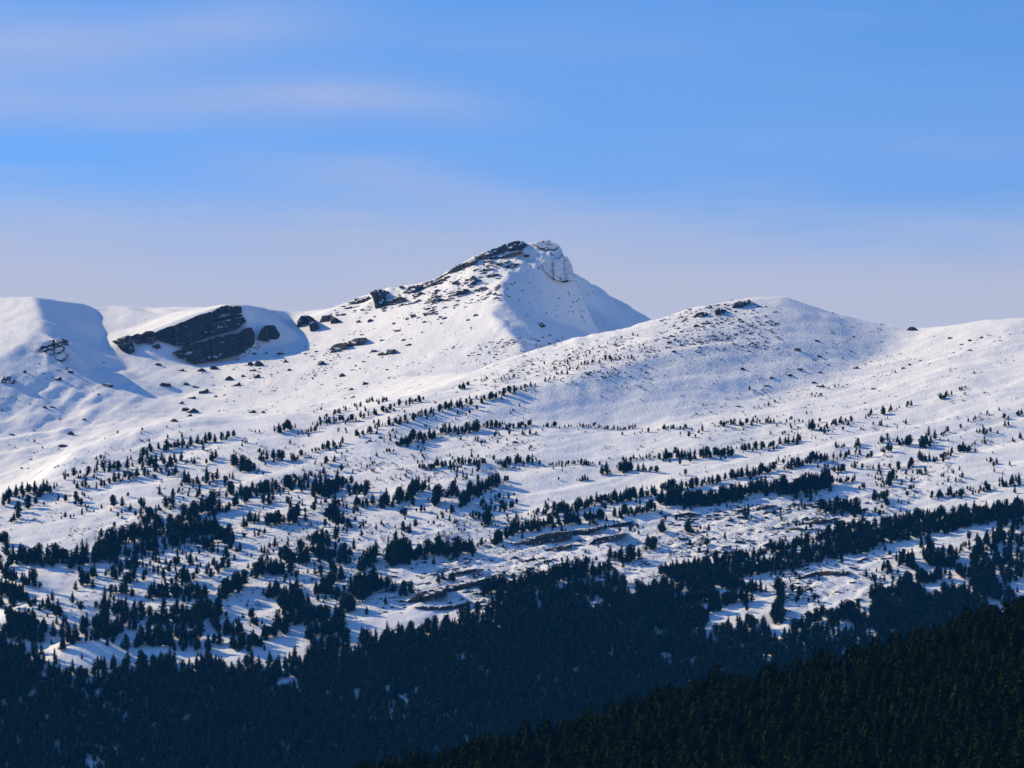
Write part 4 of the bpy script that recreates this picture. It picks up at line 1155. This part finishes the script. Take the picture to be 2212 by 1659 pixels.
    ('6', [(1250, 640), (1290, 650), (1310, 690)], 7, (40, 70), 9), ('6', [(1340, 620), (1390, 600), (1400, 650)], 9, (45, 70), 12), ('6', [(1450, 560), (1520, 560), (1560, 600)], 26, (70, 100), 26), ('6', [(1600, 480), (1700, 600), (1800, 560)], 44, (75, 105), 34), ('6', [(1900, 560), (2000, 470), (2100, 420), (2200, 400)], 34, (70, 100), 46), ('6', [(1450, 700), (1560, 690), (1700, 660)], 40, (75, 100), 24), ('6', [(1850, 640), (2000, 620), (2200, 560)], 40, (75, 100), 40), ('6', [(1280, 780), (1450, 760), (1600, 760)], 44, (85, 110), 18), ('6', [(1650, 560), (1900, 480), (2212, 340)], 26, (70, 100), 46), ('6', [(1750, 640), (2000, 560), (2212, 480)], 32, (70, 100), 46), ('6', [(1900, 700), (2050, 690), (2212, 640)], 40, (75, 105), 36), ('6', [(2060, 340), (2150, 330), (2212, 320)], 16, (70, 95), 24),
]

SNOWZ = [((0, 250, 900, 1130), 'on the far left brow'), ((0, 620, 1130, 1260), 'in the belt on the left slope'), ((0, 480, 1260, 1500), 'in the lower left wood'), ((480, 900, 1130, 1500), 'on the broken ground left of the ledges'),
         ((250, 760, 860, 1130), 'in the left tree rows'), ((620, 1100, 1000, 1260), 'around the central hollow'), ((700, 1180, 820, 1010), 'on the bench under the knoll'), ((1100, 1500, 1040, 1400), 'beside the long ledges'),
         ((1180, 1800, 860, 1090), 'in the middle tree rows'), ((1500, 2212, 1140, 1500), 'by the lower right snow patch'), ((1500, 2212, 1000, 1140), 'in the double row at right'), ((1700, 2212, 700, 1000), 'on the bright right slope')]


def tree_place(X, Y):
    for (a, b, c, d), w in SNOWZ:
        if a <= X <= b and c <= Y <= d:
            return w
    return 'on the open snow'


trees = []
for c, line, n, (ha, hb), spread in ROWS:
    n = max(1, int(n * 1.15))
    a, b, e, g = FR[c]
    seg = [math.dist(p, q) for p, q in zip(line[:-1], line[1:])]
    tot = sum(seg)
    for i in range(n):
        t = (i + random.uniform(-0.8, 1.8)) / n * tot
        t = min(max(t, 0), tot)
        k = 0
        while k < len(seg) - 1 and t > seg[k]:
            t -= seg[k]
            k += 1
        f = t / max(seg[k], 1e-6)
        wide_ = random.uniform(1.8, 4.0) if random.random() < 0.33 else 1.0      # stragglers off the row
        x = line[k][0] + (line[k + 1][0] - line[k][0]) * f + random.gauss(0, spread * 0.5 + 3)
        y = line[k][1] + (line[k + 1][1] - line[k][1]) * f + random.gauss(0, spread * 0.42 + 1.5) * wide_
        X, Y = fr(c, x, y)
        q = hit(X, Y)
        if not q or q[1] > 4200:
            continue
        hpx = (ha * 0.6 + (hb * 1.03 - ha * 0.6) * random.random() ** 1.05) * e * (0.62 if wide_ > 1 else 0.92)
        hpx = min(hpx, 40 + 0.25 * max(0, hpx - 40))
        h = hpx * q[1] / F
        trees.append((X, Y, q, h, hpx))

# loose young trees between the rows
for c, (xa, ya, xb, yb), n, (ha, hb) in [('1', (500, 1000, 2212, 1500), 190, (12, 40)), ('2', (0, 1150, 1500, 1640), 200, (10, 32)), ('5', (0, 300, 1300, 1000), 260, (14, 55)), ('3', (100, 860, 2212, 1420), 300, (10, 42)),
                                         ('4', (480, 150, 2212, 1000), 330, (20, 85)), ('5', (0, 760, 700, 1260), 110, (25, 90)), ('6', (0, 160, 1500, 520), 170, (14, 50)), ('5', (1100, 560, 2212, 1100), 130, (14, 50)), ('6', (620, 600, 1500, 900), 70, (18, 60)), ('2', (1300, 700, 2212, 1100), 120, (8, 20))]:
    ctrs = [(random.uniform(xa, xb), random.uniform(ya, yb)) for _ in range(max(4, n // 6))]
    for i in range(n):
        cc = random.choice(ctrs)
        x, y = cc[0] + random.gauss(0, 40), cc[1] + random.gauss(0, 26)
        X, Y = fr(c, x, y)
        q = hit(X, Y)
        if not q or q[1] > 4000 or not (xa <= x <= xb and ya <= y <= yb):
            continue
        hpx = (ha + (hb - ha) * random.random() ** 1.8) * FR[c][2]
        trees.append((X, Y, q, hpx * q[1] / F, hpx))

# the closed forest below: its upper edge, with a few snowy gaps
EDGE = np.array([(-400, 1330), (0, 1392), (120, 1420), (180, 1446), (330, 1424), (480, 1432), (560, 1434), (640, 1424), (700, 1402), (850, 1374), (960, 1348), (1050, 1312), (1110, 1292), (1230, 1272), (1330, 1254), (1423, 1280),
                 (1500, 1330), (1540, 1362), (1640, 1352), (1700, 1372), (1760, 1378), (1870, 1352), (1890, 1306), (2000, 1300), (2120, 1268), (2180, 1300), (2212, 1300), (2600, 1290)], float)
GAPS = [(620, 1475, 30, 10), (585, 1490, 10, 6), (790, 1470, 9, 7), (1000, 1415, 14, 6), (1440, 1418, 22, 10), (1500, 1422, 14, 6), (1285, 1300, 26, 10), (1420, 1368, 30, 8), (1160, 1302, 10, 12), (200, 1650, 30, 10), (400, 1560, 10, 14), (100, 1545, 12, 6), (2150, 1300, 26, 12), (1225, 1384, 20, 4), (1830, 1410, 18, 4), (1660, 1420, 12, 4)]
forest = []
stp = 4.6
for gy in np.arange(2860, 3330, stp):
    for gx in np.arange(-480, 520, stp):
        x, y = gx + random.uniform(-.48, .48) * stp, gy + random.uniform(-.48, .48) * stp
        z = float(ground(x, y))
        X, Y = XC + F * x / y, YH - F * z / y
        if X < -160 or X > 2360 or Y < np.interp(X, EDGE[:, 0], EDGE[:, 1]):
            continue
        if Y > 1860:
            continue
        if any(((X - a) / w) ** 2 + ((Y - b - 10) / (h + 10)) ** 2 < random.uniform(0.2, 1.1) for a, b, w, h in GAPS):
            continue
        dn = 0.5 + 0.5 * float(vnoise(np.array([x / 37.0]), np.array([y / 30.0]), 91)[0])
        below = Y - float(np.interp(X, EDGE[:, 0], EDGE[:, 1]))
        if random.random() > (0.80 + 0.2 * dn) * min(1.0, 0.35 + below / 55 + 0.5 * (dn - 0.5)):
            continue
        h = random.uniform(8.5, 14.0) * (0.85 + 0.25 * dn)
        forest.append((x, y, z - 0.3, h, random.uniform(0, 6.28), random.choice(PIDX)))

# the 300 that show largest stand as individuals, the rest as one mass
order = sorted(range(len(trees)), key=lambda i: -trees[i][4])
cellmap, pick = {}, []
for lim in (1, 2, 4, 99):                               # spread the choice, largest first
    for i in order:
        if len(pick) >= 300:
            break
        k = (int(trees[i][0] // 70), int(trees[i][1] // 45))
        if i in cellmap or trees[i][4] < 17:
            continue
        cnt = cellmap.get(k, 0)
        if cnt < lim:
            cellmap[k] = cnt + 1
            cellmap[i] = True
            pick.append(i)
pickset = set(pick)
rest = []
GRP = 'pines on the snowy slopes'
for i, (X, Y, q, h, hpx) in enumerate(trees):
    k = random.choice(PIDX)
    rz = random.uniform(0, 6.28)
    if i in pickset:
        cm, tm, st = PROTO[k]
        r = empty('pine_tree', (q[0], q[1], q[2] - 0.1))
        r.scale = (h * random.uniform(.9, 1.15),) * 2 + (h,)
        r.rotation_euler = (0, 0, rz)
        link('crown', cm, r)
        link('trunk', tm, r)
        look = {'cone': 'conical', 'round': 'rounded', 'slim': 'slender'}[st]
        size = 'tall' if hpx > 38 else ('mid sized' if hpx > 26 else 'short')
        later(r, '%s %s dark pine %s' % (size, look, tree_place(X, Y)), X)
        tag(r, None, 'pine tree', GRP)
    else:
        rest.append((q[0], q[1], q[2] - 0.1, h, rz, k))
scatter('pine_rows', rest, STUFFCOL, 'dark pines in rows and clumps across the snow slopes', 'pine wood')
scatter('pine_forest', forest, STUFFCOL, 'dense blue green pine forest filling the lower mountainside', 'forest')

# low juniper and heather on the lower slopes
sh = []
for c, (xa, ya, xb, yb), n in [('4', (450, 250, 2212, 1000), 900), ('5', (0, 300, 1300, 1300), 900), ('5', (1050, 850, 2212, 1150), 500), ('6', (0, 150, 1400, 520), 800), ('3', (200, 700, 2212, 1400), 420), ('2', (0, 1100, 2200, 1640), 260), ('1', (300, 1100, 2212, 1649), 420), ('6', (650, 480, 1500, 900), 260), ('2', (1100, 800, 2212, 1100), 380), ('4', (50, 100, 500, 1000), 80)]:
    ctrs = [(random.uniform(xa, xb), random.uniform(ya, yb)) for _ in range(n // 12)]
    for i in range(n):
        if random.random() < 0.75:
            a = random.choice(ctrs)
            t = random.gauss(0, 60)
            x, y = a[0] + t, a[1] - 0.25 * t + random.gauss(0, 14)
        else:
            x, y = random.uniform(xa, xb), random.uniform(ya, yb)
        X, Y = fr(c, x, y)
        q = hit(X, Y)
        if q and q[1] < 4100:
            sh.append((q[0], q[1], q[2] - 0.1, 0.9 + 2.6 * random.random() ** 2.5, random.uniform(0, 6.28), random.randrange(3)))
scatter('low_shrubs', sh, SHRUBCOL, 'low dark juniper and heather dotting the snow', 'shrubs')

# ------------------------------------------------------------------ the dark forest on the near hill
fg = []
stp = 5.0
for gy in np.arange(820, 1300, stp):
    for gx in np.arange(-60, 200, stp):
        x, y = gx + random.uniform(-.45, .45) * stp, gy + random.uniform(-.45, .45) * stp
        z = float(near_ground(x, y))
        X = XC + F * x / y
        h = random.uniform(10.5, 15.0)
        if random.random() < 0.08:
            h += 2.5
        ytop, ybase = YH - F * (z + h) / y, YH - F * z / y
        if X < 600 or X > 2360 or ytop > 1700 or random.random() < 0.06:
            continue
        fg.append([x, y, z - 0.2, h, X, ytop])
# individuals: those whose tips show along the tree line and the nearest rows
fg.sort(key=lambda t: t[5])
ind, cols = [], {}
for i, t in enumerate(fg):
    k = int(t[4] // 26)
    if 700 <= t[4] <= 2212 and t[5] < 1655 and cols.get(k, 0) < 3 and len(ind) < 170:
        cols[k] = cols.get(k, 0) + 1
        ind.append(i)
inds = set(ind)
mass = []
for i, (x, y, z, h, X, yt) in enumerate(fg):
    k = random.choice(FIDX)
    rz = random.uniform(0, 6.28)
    if i in inds:
        cm, tm, st = PROTO[k]
        r = empty('fir_tree', (x, y, z))
        r.scale = (h * random.uniform(.9, 1.2),) * 2 + (h,)
        r.rotation_euler = (0, 0, rz)
        link('crown', cm, r)
        link('trunk', tm, r)
        zn = ['low end of the near hill', 'lower middle of the near hill', 'middle of the near hill', 'upper middle of the near hill', 'top end of the near hill'][min(4, max(0, int((X - 700) // 303)))]
        rk = yt - float(np.interp(X, TOPS[:, 0], TOPS[:, 1]))
        later(r, '%s conifer at the %s' % ('blackish skyline' if rk < -12 else ('dark green' if rk < 4 else 'half hidden dark'), zn), X)
        tag(r, None, 'conifer', 'conifers on the near hill')
    else:
        mass.append((x, y, z, h, rz, k))
scatter('near_forest', mass, STUFFCOL, 'almost black conifer forest covering the near hill at lower right', 'forest')

# ------------------------------------------------------------------ the air between
bm = bmesh.new()
bmesh.ops.create_cube(bm, size=1.0)
for v in bm.verts:
    v.co = Vector((v.co.x * 3440, 2140 + v.co.y * 5100, 175 + v.co.z * 760))
me = bpy.data.meshes.new('haze')
bm.to_mesh(me)
bm.free()
hm = bpy.data.materials.new('haze')
hm.use_nodes = True
hm.node_tree.nodes.clear()
pv = hm.node_tree.nodes.new('ShaderNodeVolumePrincipled')
pv.inputs['Color'].default_value = (0.06, 0.38, 1.0, 1)
pv.inputs['Density'].default_value = 0.000022
pv.inputs['Anisotropy'].default_value = 0.0
ho = hm.node_tree.nodes.new('ShaderNodeOutputMaterial')
hm.node_tree.links.new(pv.outputs[0], ho.inputs['Volume'])
me.materials.append(hm)
tag(link('haze', me), 'thin blue winter haze filling the valley air', kind='stuff')

finish_labels()
